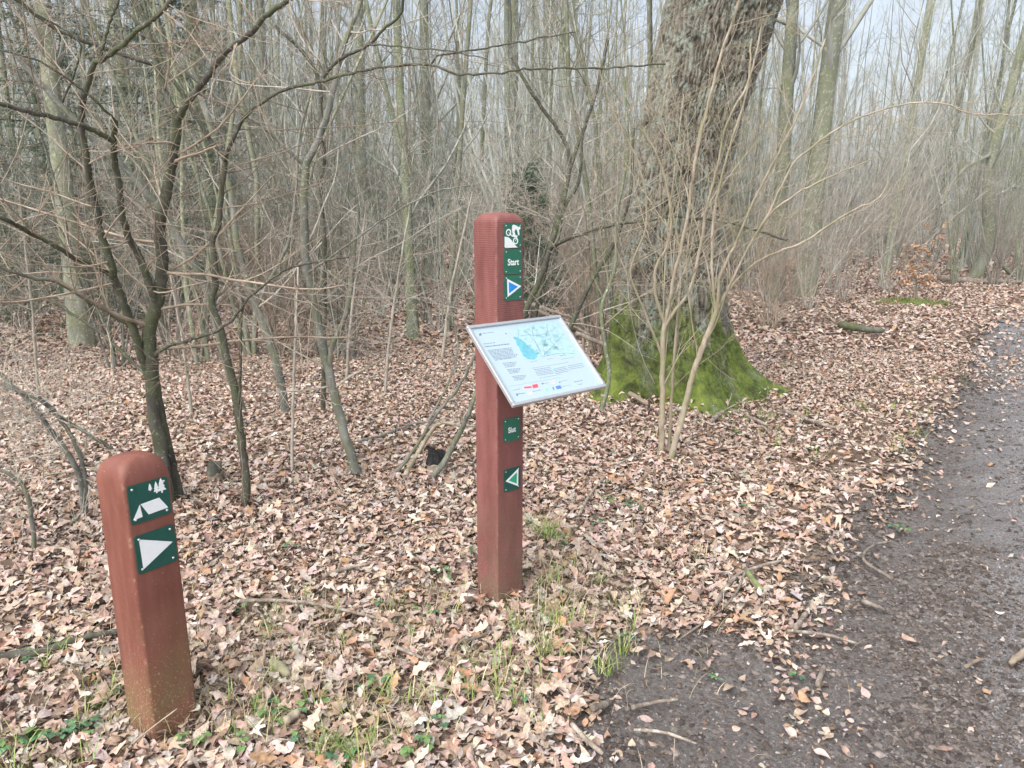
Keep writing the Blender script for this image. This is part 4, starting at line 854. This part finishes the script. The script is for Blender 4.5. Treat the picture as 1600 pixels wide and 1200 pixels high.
# leaning brown tree at the right, traced
S = [(dd([(1522, 440), (1527, 425), (1545, 373), (1545, 290), (1555, 224), (1573, 163), (1592, 93), (1615, 0), (1640, -90)], (18.9, 18.9)), 11, 5, .5), (dd([(1550, 240), (1500, 270), (1470, 320)], (18.9, 18)), 3, 2, .7), (dd([(1590, 440), (1560, 400), (1575, 330), (1600, 260)], (18.9, 18.6)), 3.5, 2, .7)]
sapling('bare_tree', 'crooked olive brown tree standing by the fallen log at the far right', 'tree', S, M_back, M_bcrown, (2.5, 7, 5), (.8, 2.5), (.4, 1.0), (.2, .5), trop=.08, rmin=.004)
# scattered wood
n_t = 0; pts = []
tries = 0
while n_t < 225 and tries < 9000:
    tries += 1; y = 9+36*random.random()**.85; x = (random.random()*2-1)*(.76*y+3)
    if not free(x, y, 1.0 if x > 0 else .6) or any((x-a)**2+(y-b)**2 < .5 for a, b in pts): continue
    if y < 12.5 and abs(x) < 4 and random.random() < .6: continue
    if x > 1.5 and y < 14: continue
    if x > .62*y-1.5 and y < 19: continue                     # open ground beside the path
    pts.append((x, y)); i = random.choice([0, 1, 2, 2, 2, 3, 4, 4, 4, 6, 6, 6, 7] if x > 2 else [0, 1, 2, 2, 2, 3, 4, 4, 5, 6, 6, 6]); s = (.5+.5*random.random()); s = s if y > 14 else s*.8
    put(i, x, y, random.uniform(-.6, .6) if i in (4, 7) else random.random()*6.28, s, sz=.8+.35*random.random()); n_t += 1

# understorey brush
def brush_proto(seed, H, ns, spread, mt, nt_=(5, 5, 4), rs=(.006, .010), drift=0.):
    g = np.random.default_rng(seed); K = 9; P0 = np.empty((ns, K, 3)); a = g.random(ns)*6.28; p = np.stack([np.cos(a), np.sin(a), 0*a], 1)*(.12*g.random(ns))[:, None]; p[:, 2] = -.05
    d = np.stack([np.cos(a)*spread*g.random(ns), np.sin(a)*spread*g.random(ns), np.ones(ns)], 1); L = H*(.55+.45*g.random(ns))
    for k in range(K):
        P0[:, k] = p; d = d+g.normal(0, .10 if not drift else .05, (ns, 3)); d[:, 2] += .03; d[:, 0] += drift; d /= np.linalg.norm(d, axis=1, keepdims=True); p = p+d*(L/(K-1))[:, None]
    R0 = (rs[0]+rs[1]*g.random(ns))[:, None]*(1-.75*np.linspace(0, 1, K))
    P1, R1 = grow(P0, R0, nt_[0], .15, 1, (20, 60), (.4, 1.3), 6, .12, .06, .5, .0028, .4, g=g); P2, R2 = grow(P1, R1, nt_[1], .15, 1, (25, 65), (.2, .6), 4, .14, .04, .6, .002, .5, g=g); P3, R3 = grow(P2, R2, nt_[2], .15, 1, (25, 65), (.08, .3), 3, .14, .02, .7, .0017, .6, g=g)
    mb = MB()
    for P, Q, s in ((P0, R0, 5), (P1, R1, 4), (P2, R2, 3), (P3, R3, 3)): V, q = tubes(P, Q, s); mb.add(V, [q])
    o = mb.build('shrub', mt); return o
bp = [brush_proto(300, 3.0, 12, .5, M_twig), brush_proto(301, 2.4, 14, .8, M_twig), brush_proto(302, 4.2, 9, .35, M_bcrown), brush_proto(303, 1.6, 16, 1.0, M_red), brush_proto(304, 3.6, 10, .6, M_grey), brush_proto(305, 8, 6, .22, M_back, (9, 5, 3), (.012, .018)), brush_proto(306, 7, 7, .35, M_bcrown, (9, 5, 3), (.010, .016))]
btxt = ['brown upright', 'brown bushy', 'tall greyish', 'low brown', 'grey-green spreading', 'tall grey-green coppiced', 'tall pale coppiced']; bused = [False]*7
lp = brush_proto(320, 4.8, 13, .6, M_twig, (8, 4, 3), (.005, .009), .085)
for k, (u, v) in enumerate([(1200, 490), (1262, 492), (1318, 475), (1385, 455), (1300, 455), (1450, 438)]):
    g_ = gp(u, v); o = lp if k == 0 else lp.copy()
    if k: col.objects.link(o)
    s = random.uniform(.75, 1.1); o.location = (g_[0], g_[1], tz(g_[0], g_[1])); o.rotation_euler = (0, 0, random.uniform(-.5, .5)); o.scale = (s, s, s); tag(o, 'fine grey brush leaning right between the oak and the path bend', 'shrub', 'leaning brush right of the oak')
n_b = 0; tries = 0
while n_b < 283 and tries < 9000:
    tries += 1; y = 7.8+26*random.random()**1.4; x = (random.random()*2-1)*(.76*y+2.5)
    if not free(x, y, 1.0 if x > 0 else .5): continue
    if y < 10 and abs(x) < 2.2 and random.random() < .5: continue
    if x > .62*y-1.8 and y < 17 and random.random() < .85: continue
    if math.hypot(x-OAK[0], y-OAK[1]) < 2.2 and y < OAK[1]: continue
    if x > 1.5 and y < 10.5: continue
    if -.72*y < x < -.36*y and y < 12 and random.random() < .7: continue
    i = random.choice([0, 1, 2, 3, 4, 5, 5, 6, 6]); zone = 'left part' if x < -y*.18 else ('right part' if x > y*.22 else 'middle'); dist = 'near' if y < 14 else 'deep'
    o = bp[i] if not bused[i] else bp[i].copy()
    if bused[i]: col.objects.link(o)
    bused[i] = True; s = .8+.5*random.random(); o.location = (x, y, tz(x, y)); o.rotation_euler = (0, 0, random.random()*6.28); o.scale = (s, s, s*(.9+.3*random.random()))
    tag(o, f'{btxt[i]} bare shrub {dist} in the {zone} of the wood', 'shrub', f'{btxt[i]} shrubs {dist} in the {zone} of the wood'); n_b += 1

# far wood: thousands of poles that read as one mass
def far_wood():
    g = np.random.default_rng(55); n = 750; y = 38+60*g.random(n)**1.1; x = (g.random(n)*2-1)*(.78*y+6); H = 9+6*g.random(n); K = 6; t = np.linspace(0, 1, K)
    P = np.zeros((n, K, 3)); P[..., 2] = H[:, None]*t-.2; ln = g.normal(0, .05, (n, 2)); P[..., 0] = x[:, None]+ln[:, :1]*H[:, None]*t+np.cumsum(g.normal(0, .1, (n, K)), 1)*t; P[..., 1] = y[:, None]+ln[:, 1:]*H[:, None]*t
    Rr = (.05+.10*g.random(n)**2)[:, None]*(1-.8*t); P1, R1 = grow(P, Rr, 11, .06, 1, (25, 60), (1, 3.2), 4, .1, .12, .5, .016, .4, g=g); P2, R2 = grow(P1, R1, 4, .2, 1, (25, 60), (.5, 1.3), 3, .12, .06, .6, .009, .5, g=g)
    mb = MB()
    for A_, B_, s in ((P, Rr, 5), (P1, R1, 3), (P2, R2, 3)): V, q = tubes(A_, B_, s); mb.add(V, [q])
    # low brush between them
    n = 1600; y = 30+60*g.random(n); x = (g.random(n)*2-1)*(.78*y+6); P = np.zeros((n, 4, 3)); t = np.linspace(0, 1, 4); H = 1.5+2.5*g.random(n); P[..., 2] = H[:, None]*t-.1; P[..., 0] = x[:, None]+g.normal(0, .3, (n, 1))*t; P[..., 1] = y[:, None]
    k = path_sd(x, y) < -1; P = P[k]; Rr = np.full((len(P), 4), .018)*(1-.5*t); P1, R1 = grow(P, Rr, 10, .0, 1, (20, 60), (.6, 1.8), 3, .14, .06, .6, .010, .5, g=g)
    for A_, B_, s in ((P, Rr, 3), (P1, R1, 3)): V, q = tubes(A_, B_, s); mb.add(V, [q])
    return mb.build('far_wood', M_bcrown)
tag(far_wood(), 'distant mass of thin bare trunks and branches closing the view', 'wood', kind='stuff')

# ------------------------------------------------------------------ spruces
M_needle = vcol_mat('spruce_needles', .7, .2)
def spruce_proto(seed, H, Rb, ngap=.28, mt=None):
    g = np.random.default_rng(seed); root = bpy.data.objects.new('spruce_tree', None); col.objects.link(root)
    K = 8; t = np.linspace(0, 1, K); P = np.stack([0*t, 0*t, H*t-.1], 1)[None]; V, q = tubes(P, (.012*H*(1-.9*t)+.005)[None], 8); mesh_obj('trunk', V, [q], M_back, root)
    zs = np.arange(.25, H-.1, ngap*.5); nb = 5; Z = np.repeat(zs, nb)+g.normal(0, .05, len(zs)*nb); n = len(Z); a = g.random(n)*6.28; L = Rb*(1-Z/H)**.8*(.6+.5*g.random(n))+.05
    Kb = 7; B = np.empty((n, Kb, 3)); tt = np.linspace(0, 1, Kb); r_ = L[:, None]*tt; B[..., 0] = np.cos(a)[:, None]*r_; B[..., 1] = np.sin(a)[:, None]*r_; B[..., 2] = Z[:, None]-.25*r_+.18*r_*tt
    S1, Q1 = grow(B, np.full((n, Kb), .006), 14, .15, 1, (35, 65), (.12, .38), 4, .08, -.04, .5, .002, .6, g=g)
    mb = MB(); V, q = tubes(B, np.full((n, Kb), .006), 3); mb.add(V, [q], np.tile((.12, .10, .07), (len(V), 1)))
    A_ = np.concatenate([S1, ]); m = len(A_); nn = 30; pi = np.repeat(np.arange(m), nn); f = g.random(m*nn)*2.99; i = f.astype(int); f -= i
    p = A_[pi, i]*(1-f)[:, None]+A_[pi, i+1]*f[:, None]; d = A_[pi, i+1]-A_[pi, i]; d /= np.linalg.norm(d, axis=1, keepdims=True)+1e-9; d = d*.7+g.normal(0, .55, d.shape); d /= np.linalg.norm(d, axis=1, keepdims=True)
    s = np.cross(d, g.normal(size=d.shape)); s /= np.linalg.norm(s, axis=1, keepdims=True); s *= .0042; ln = .025+.02*g.random(len(d))
    Vn = np.stack([p-s, p+s, p+d*ln[:, None]], 1).reshape(-1, 3); pal = np.array([(.07, .125, .075), (.10, .17, .10), (.14, .22, .13), (.05, .09, .055)]); C = np.repeat(pal[g.choice(4, len(d))], 3, 0)
    mb.add(Vn, [np.arange(len(Vn)).reshape(-1, 3)], C); mb.build('crown', M_needle, root); return root
sp1 = spruce_proto(1, 7.5, 1.7); sp2 = spruce_proto(2, 2.3, .75)
for k, (o, x, y, s, lab) in enumerate([(sp1, *at(105, 300, 10.5)[:2], .9, 'tall green spruce behind the trees at the upper left'), (sp1, *at(265, 300, 13)[:2], .9, 'green spruce glimpsed between the dark sapling stems'), (sp1, *at(330, 300, 19)[:2], 1.1, 'spruce standing deepest behind the slender dark sapling'),
                                       (sp2, *at(822, 300, 9.5)[:2], 1.0, 'young green spruce behind the head of the tall post'), (sp2, *gp(20, 505)[:2], .42, 'small low spruce on the leaves at the left edge')]):
    copy_tree(o, (x, y, tz(x, y)), k*1.3, (s, s, s), lab, 'spruce', 'spruces among the bare trees', k in (0, 3))

# ------------------------------------------------------------------ sticks, logs and stumps
def stick(pts, rpx, label, group='sticks and branches on the ground', mt=M_stick, name='stick', lift=.012, taper=.6, free_end=False, tw=0, cat='stick'):
    lift += .026
    P = []
    for q in pts:
        if len(q) == 3: P.append(at(*q)); continue
        g_ = gp(*q); z = tz(g_[0], g_[1]); g_ = gp(q[0], q[1], z+lift); P.append(g_)
    P = np.array(P); sc = np.linalg.norm(P[0]-np.array([0, 0, CAMZ]))/F; K = max(8, 4*len(P)); Pc, Rr = resample(P, np.linspace(rpx, rpx*taper, len(P))*sc, K, rpx*sc*.07); Rr = Rr*(1+rng.normal(0, .06, K)); Rr[0] *= .75; Rr[-1] *= .6
    o = Pc[0].copy(); V, q = tubes(Pc[None], Rr[None], 8); n = 8; caps = [np.arange(8)[None], np.arange(len(V)-8, len(V))[None, ::-1]]
    polys = [q]+caps; V = V-o
    if tw:
        P1, R1 = grow(Pc[None], Rr[None], tw, .1, .9, (30, 60), (6*rpx*sc, 16*rpx*sc), 5, .12, .0, .5, .0012); P1[..., 2] = np.maximum(P1[..., 2], terrain(P1[..., 0], P1[..., 1])+.008); V1, q1 = tubes(P1, R1, 5); polys = [np.concatenate([q, q1+len(V)])]+caps; V = np.vstack([V, V1-o])
    ob = mesh_obj(name, V, [polys[0]]+[c for c in polys[1:]], mt); ob.location = tuple(o); return tag(ob, label, cat, group)
stick([(-30, 1030), (30, 1022), (60, 1020), (120, 1000), (187, 985)], 6.5, 'thick grey lichened branch lying left of the short post', tw=2, mt=M_dark)
stick([(365, 940), (430, 938), (500, 945), (600, 968)], 3.5, 'grey branch lying right of the short post', tw=2, mt=M_stick)
stick([(1118, 943), (1145, 905), (1165, 892), (1225, 875)], 4, 'pale forked branch on the leaves beside the bare mud', tw=2)
stick([(1168, 893), (1175, 905), (1190, 922)], 4.5, 'short mossy green stick beside the pale forked branch', mt=bark('mossy_stick', (.12, .15, .06), (.22, .26, .11), (.34, .36, .22), 20), taper=1)
stick([(1395, 905), (1352, 878), (1352, 862), (1370, 850), (1392, 846)], 2.6, 'curved pale stick on the mud of the path')
stick([(990, 1140), (1040, 1145), (1088, 1162)], 3, 'thin pale stick on the bare mud, nearest the bottom edge')
stick([(893, 1130), (915, 1155), (942, 1178)], 4, 'stick at the left border of the bare mud', taper=.9)
stick([(924, 1108), (955, 1097)], 6, 'short thick stick on the left of the bare mud', taper=.9)
stick([(987, 1106), (1020, 1098), (1060, 1093)], 3.6, 'pale stick lying across the middle of the mud')
stick([(1242, 983), (1261, 956)], 4.5, 'short upright-looking stick where leaves meet path', taper=.8)
stick([(1277, 1072), (1288, 1040)], 4.5, 'short pale stick low on the leaf strip', taper=.8)
stick([(1230, 985), (1290, 992), (1342, 1006)], 3, 'long thin stick along the leaf strip')
stick([(1620, 1010), (1600, 1020), (1578, 1036)], 6, 'thick brown wood end at the right edge of the path', mt=M_red)
stick([(1508, 1043), (1522, 1034), (1537, 1030)], 3, 'reddish bark piece on the gravel', taper=.6, mt=M_red)
stick([(1347, 938), (1382, 953)], 4, 'short brown stick at the inner edge of the path')
stick([(904, 805), (925, 769), (964, 727), (1018, 700)], 2.8, 'long thin grey branch right of the tall post', tw=3)
stick([(1226, 642), (1291, 665), (1325, 669)], 3, 'grey branch on the leaves right of the oak', tw=2)
stick([(1110, 660), (1140, 640), (1200, 665)], 4, 'branch lying at the oak foot', tw=2)
stick([(1466, 434), (1500, 438), (1540, 440), (1597, 440)], 5, 'long fallen log in front of the crooked olive brown tree', name='log', cat='log', lift=.05)
stick([(1312, 507), (1345, 513), (1382, 517)], 6, 'dark rotten log on the leaves beside the path', name='log', cat='log', mt=M_leandark, lift=.04)
stick([(915, 572), (960, 600), (1012, 632)], 5, 'reddish brown log leaning at the left foot of the oak', name='log', cat='log', mt=M_red, lift=.05)
stick([(820, 472, 8.2), (860, 485, 8.0), (905, 500, 7.8)], 3.5, 'upper of the fallen logs behind the map board', name='log', cat='log')
stick([(835, 484, 7.6), (880, 502, 7.5), (925, 525, 7.3)], 3, 'lower of the fallen logs behind the map board', name='log', cat='log')
stick([(900, 520, 7.2), (960, 545, 7.0), (1000, 560, 6.6)], 4, 'fallen log running behind the oak foot', name='log', cat='log')
stick([(675, 747), (700, 712, 4.4), (720, 672, 4.35), (735, 640, 4.3), (748, 600, 4.3)], 5, 'bent grey branch propped up behind the tall post', mt=M_grey)
stick([(632, 744), (655, 705), (685, 662, 4.9), (722, 667, 4.9)], 4.5, 'pale broken branch beside the charred stump', mt=M_pale)
stick([(505, 900), (540, 888), (580, 880)], 4, 'brown twig right of the grey branch')
stick([(616, 1010), (650, 1024), (682, 1037)], 3, 'pale stick between the two posts')
stick([(443, 1128), (468, 1112)], 7, 'short pale log piece right of the short post', taper=.9, mt=M_pale)
stick([(425, 1034), (450, 1055)], 8, 'stubby pale bark piece right of the short post', taper=.9, mt=M_pale)
stick([(725, 1002), (782, 983)], 3, 'thin stick just in front of the tall post')
stick([(205, 1163, 1.93), (240, 1135, 1.95), (277, 1107, 1.98)], 1.3, 'dry stalk leaning across the foot of the short post', name='stalk', cat='stalk', mt=M_pale)
stick([(560, 690), (600, 680), (660, 660), (745, 668)], 3, 'long grey branch on the leaves left of the tall post', tw=3, mt=M_grey)
stick([(1170, 880), (1140, 940), (1060, 1000)], 2, 'thin bent twig running to the mud')
# loose sticks strewn about: three shapes, copied
sp_ = []
for k in range(3):
    P = np.array([[-.12, 0, 0], [-.03, .01*k, .012], [.05, -.012, .006], [.13, .004, .002]]); Pc, Rr = resample(P, [.0034, .003, .0027, .0016], 12, .0006); V, q = tubes(Pc[None], Rr[None], 6)
    P1, R1 = grow(Pc[None], Rr[None], 2, .2, .8, (25, 50), (.04, .09), 4, .1, 0, .6, .001); V1, q1 = tubes(P1, R1, 4); sp_.append(mesh_obj('stick', np.vstack([V, V1]), [np.concatenate([q, q1+len(V)])], M_stick))
n = 0
while n < 120:
    y = 1.9+7*random.random()**1.2; x = (random.random()*2-1)*(.66*y+.2)
    if path_sd(np.array([x]), np.array([y]))[0] > .05: continue
    o = sp_[n % 3] if n < 3 else sp_[n % 3].copy()
    if n >= 3: col.objects.link(o)
    s = .35+.6*random.random(); o.location = (x, y, tz(x, y)+.03); o.rotation_euler = (random.uniform(-.08, .08), random.uniform(-.1, .1), random.random()*6.28); o.scale = (s*(1 if y < 4 else 1.7), s, s)
    tag(o, 'small loose stick lying among the dead leaves', 'stick', 'small loose sticks on the leaves'); n += 1
def stump(u, v, r, h, label, mt, top):
    g_ = gp(u, v); z = tz(g_[0], g_[1]); root = thing('tree_stump', label, 'stump', (g_[0], g_[1], z)); nr, na = 12, 20; a = np.linspace(0, 2*np.pi, na, endpoint=False)
    def lump(z0, z1, k0, k1, sd, jag):
        V = []
        for i in range(nr+3):
            t = min(1, i/nr); zz = z0+(z1-z0)*t; kk = (k0+(k1-k0)*t)*(1 if i <= nr else (.6, .15)[i-nr-1]); V.append(np.stack([r*kk*np.cos(a), r*kk*np.sin(a), np.full(na, zz)+jag*t*vn(np.cos(a)*2, np.sin(a)*2, sd, 1.4, sd)], 1))
        V = np.array(V).reshape(-1, 3); V[:, :2] *= (1+.22*vn(V[:, 0], V[:, 1], V[:, 2], 30, sd))[:, None]; idx = np.arange(len(V)).reshape(-1, na); nx = np.roll(idx, -1, 1); return V, [np.stack([idx[:-1], nx[:-1], nx[1:], idx[1:]], -1).reshape(-1, 4), idx[-1:]]
    V, p = lump(-.03, h*.55, 1.15, 1., 1, h*.1); mesh_obj('stump_base', V, p, mt, root); V, p = lump(h*.5, h, 1.02, .8, 2, h*.3); mesh_obj('broken_top', V, p, top, root)
stump(683, 738, .062, .13, 'small charred black stump left of the tall post', M_red, bark('charred_wood', (.008, .008, .008), (.02, .02, .02), (.05, .05, .052), 40))
stump(338, 752, .045, .11, 'small broken brown stump behind the slender dark sapling', M_red, M_leandark)

# ------------------------------------------------------------------ orange beech sapling and moss hummock
g_ = gp(1430, 470); root = thing('beech_sapling', 'small beech sapling still holding orange dry leaves beside the path', 'sapling', (g_[0], g_[1], tz(g_[0], g_[1])))
Pb = np.zeros((5, 7, 3)); t = np.linspace(0, 1, 7)
for k in range(5): Pb[k, :, 0] = (k-2)*.16*t+.05*np.sin(t*5+k); Pb[k, :, 1] = .1*np.cos(k*2)*t; Pb[k, :, 2] = (.9+.12*k)*t*.95
V, q = tubes(Pb, np.full((5, 7), .009)*(1-.6*t), 5); P1, R1 = grow(Pb, np.full((5, 7), .009), 9, .2, 1, (40, 80), (.2, .5), 5, .1, .0, .5, .002); V1, q1 = tubes(P1, R1, 4)
mesh_obj('stem', np.vstack([V, V1]), [np.concatenate([q, q1+len(V)])], M_twig, root)
mb = MB(); i = rng.integers(0, len(P1), 560); j = rng.integers(1, 5, 560); pp = P1[i, j]; scatter(mb, BEE, pp[:, 0], pp[:, 1], (.05, .085), .8, .03, pal=np.array([(.62, .40, .25), (.70, .48, .33), (.52, .31, .19)]), pw=[.4, .35, .25], zoff=pp[:, 2]); mb.build('leaves', M_leaf, root)
g_ = gp(1412, 476); a = np.linspace(0, 2*np.pi, 30, endpoint=False); V = []
for i in range(9):
    k = math.cos(i/8*1.5); V.append(np.stack([.85*k*np.cos(a), .28*k*np.sin(a), np.full(30, .12*math.sin(i/8*1.5)-.03)], 1))
V = np.array(V).reshape(-1, 3); V *= (1+.2*vn(V[:, 0], V[:, 1], V[:, 2], 5, 3))[:, None]; idx = np.arange(len(V)).reshape(-1, 30); nx = np.roll(idx, -1, 1); z = tz(g_[0], g_[1]); mb = MB()
mb.add(V, [np.stack([idx[:-1], nx[:-1], nx[1:], idx[1:]], -1).reshape(-1, 4), idx[-1:]], np.tile((.12, .15, .04), (len(V), 1)))
k = rng.integers(0, len(V), 2500); blades(mb, V[k, 0]+rng.normal(0, .03, 2500), V[k, 1]+rng.normal(0, .02, 2500), .02, .05, .004, np.array([(.16, .22, .05), (.24, .28, .08), (.30, .22, .12)]), [.4, .3, .3], .8, 2, V[k, 2])
o = mb.build('moss_hummock', M_green); o.location = (g_[0], g_[1], z); tag(o, 'low green mossy mound under the orange beech sapling', 'moss')

# ------------------------------------------------------------------ small green plants
def herb_proto(seed, n, r, pal):
    g = np.random.default_rng(seed); mb = MB()
    for k in range(n):
        a = g.random()*6.28; rr = r*(.2+.8*g.random()); h = .012+.03*g.random(); c = np.array([rr*math.cos(a), rr*math.sin(a), h])
        P = np.array([[0, 0, 0], c*.5+np.array([0, 0, .012]), c])[None]; V, q = tubes(P, np.full((1, 3), .0009), 3); col_ = pal[g.integers(len(pal))]; mb.add(V, [q], np.tile(col_*.8, (len(V), 1)))
        for b in range(3):
            t = a+(b-1)*1.9+g.normal(0, .2); L = .016+.014*g.random(); V0, F0 = BEE; x = V0[:, 0]*L; y = V0[:, 1]*L*1.9; z = -.3*x*x/L+.25*np.abs(y)+g.normal(0, .1)*x; V = np.stack([x*math.cos(t)-y*math.sin(t), x*math.sin(t)+y*math.cos(t), z], 1)+c; mb.add(V, [F0], np.tile(np.clip(col_*(1+g.normal(0, .12)), 0, 1), (len(V), 1)))
    return mb.build('herb', M_green)
HP = np.array([(.07, .17, .08), (.11, .22, .10), (.06, .13, .07), (.14, .24, .08)])
hp = [herb_proto(1, 5, .05, HP), herb_proto(2, 9, .08, HP), herb_proto(3, 3, .035, HP)]; hu = [False]*3
hl_ = [(690, 898, 1), (700, 905, 0), (660, 958, 0), (672, 968, 2), (408, 1108, 1), (420, 1118, 0), (440, 1130, 0), (490, 1113, 0), (468, 1162, 2), (130, 1148, 1), (60, 1160, 1), (25, 1170, 0), (100, 1150, 1), (150, 1105, 0), (455, 860, 2), (415, 990, 2), (985, 797, 1), (950, 790, 0), (1000, 800, 2), (935, 825, 2), (870, 850, 0), (882, 862, 2), (948, 762, 2), (1245, 1052, 2), (1115, 1052, 2), (980, 998, 2), (575, 1080, 2), (610, 1070, 2), (690, 1140, 2), (540, 1188, 1), (380, 1175, 0), (300, 1165, 0), (45, 1035, 2), (180, 1090, 2), (1400, 822, 2), (1415, 828, 2), (1165, 800, 2), (1090, 665, 1), (1150, 680, 0), (1120, 690, 2), (820, 1100, 2), (740, 870, 2), (590, 950, 2), (650, 1180, 0), (380, 960, 2)]
for u, v, k in hl_:
    g_ = gp(u, v); o = hp[k] if not hu[k] else hp[k].copy()
    if hu[k]: col.objects.link(o)
    hu[k] = True; o.location = (g_[0], g_[1], tz(g_[0], g_[1])+.018); o.rotation_euler = (0, 0, random.random()*6.28); s = .55+.35*random.random(); o.scale = (s, s, s)
    tag(o, ('low green three-leaved seedling among the dead leaves', 'leafy green clump of small round leaves on the litter', 'single tiny green seedling among the dead leaves')[k], 'plant', ('green seedlings in the litter', 'green leafy clumps in the litter', 'tiny seedlings in the litter')[k])

# ------------------------------------------------------------------ haze: thin volume added to lighten the deep wood
mb = MB(); mb.box((-75, -8, -1.6), (75, 125, 19)); hz = mb.build('haze', M_back, smooth=False); m = bpy.data.materials.new('haze_air'); m.use_nodes = True; nt = m.node_tree; nt.nodes.clear()
pv = nt.nodes.new('ShaderNodeVolumePrincipled'); pv.inputs['Color'].default_value = (.86, .90, .95, 1); pv.inputs['Density'].default_value = .0014; ou = nt.nodes.new('ShaderNodeOutputMaterial'); nt.links.new(pv.outputs[0], ou.inputs['Volume'])
hz.data.materials.clear(); hz.data.materials.append(m); tag(hz, kind='stuff')
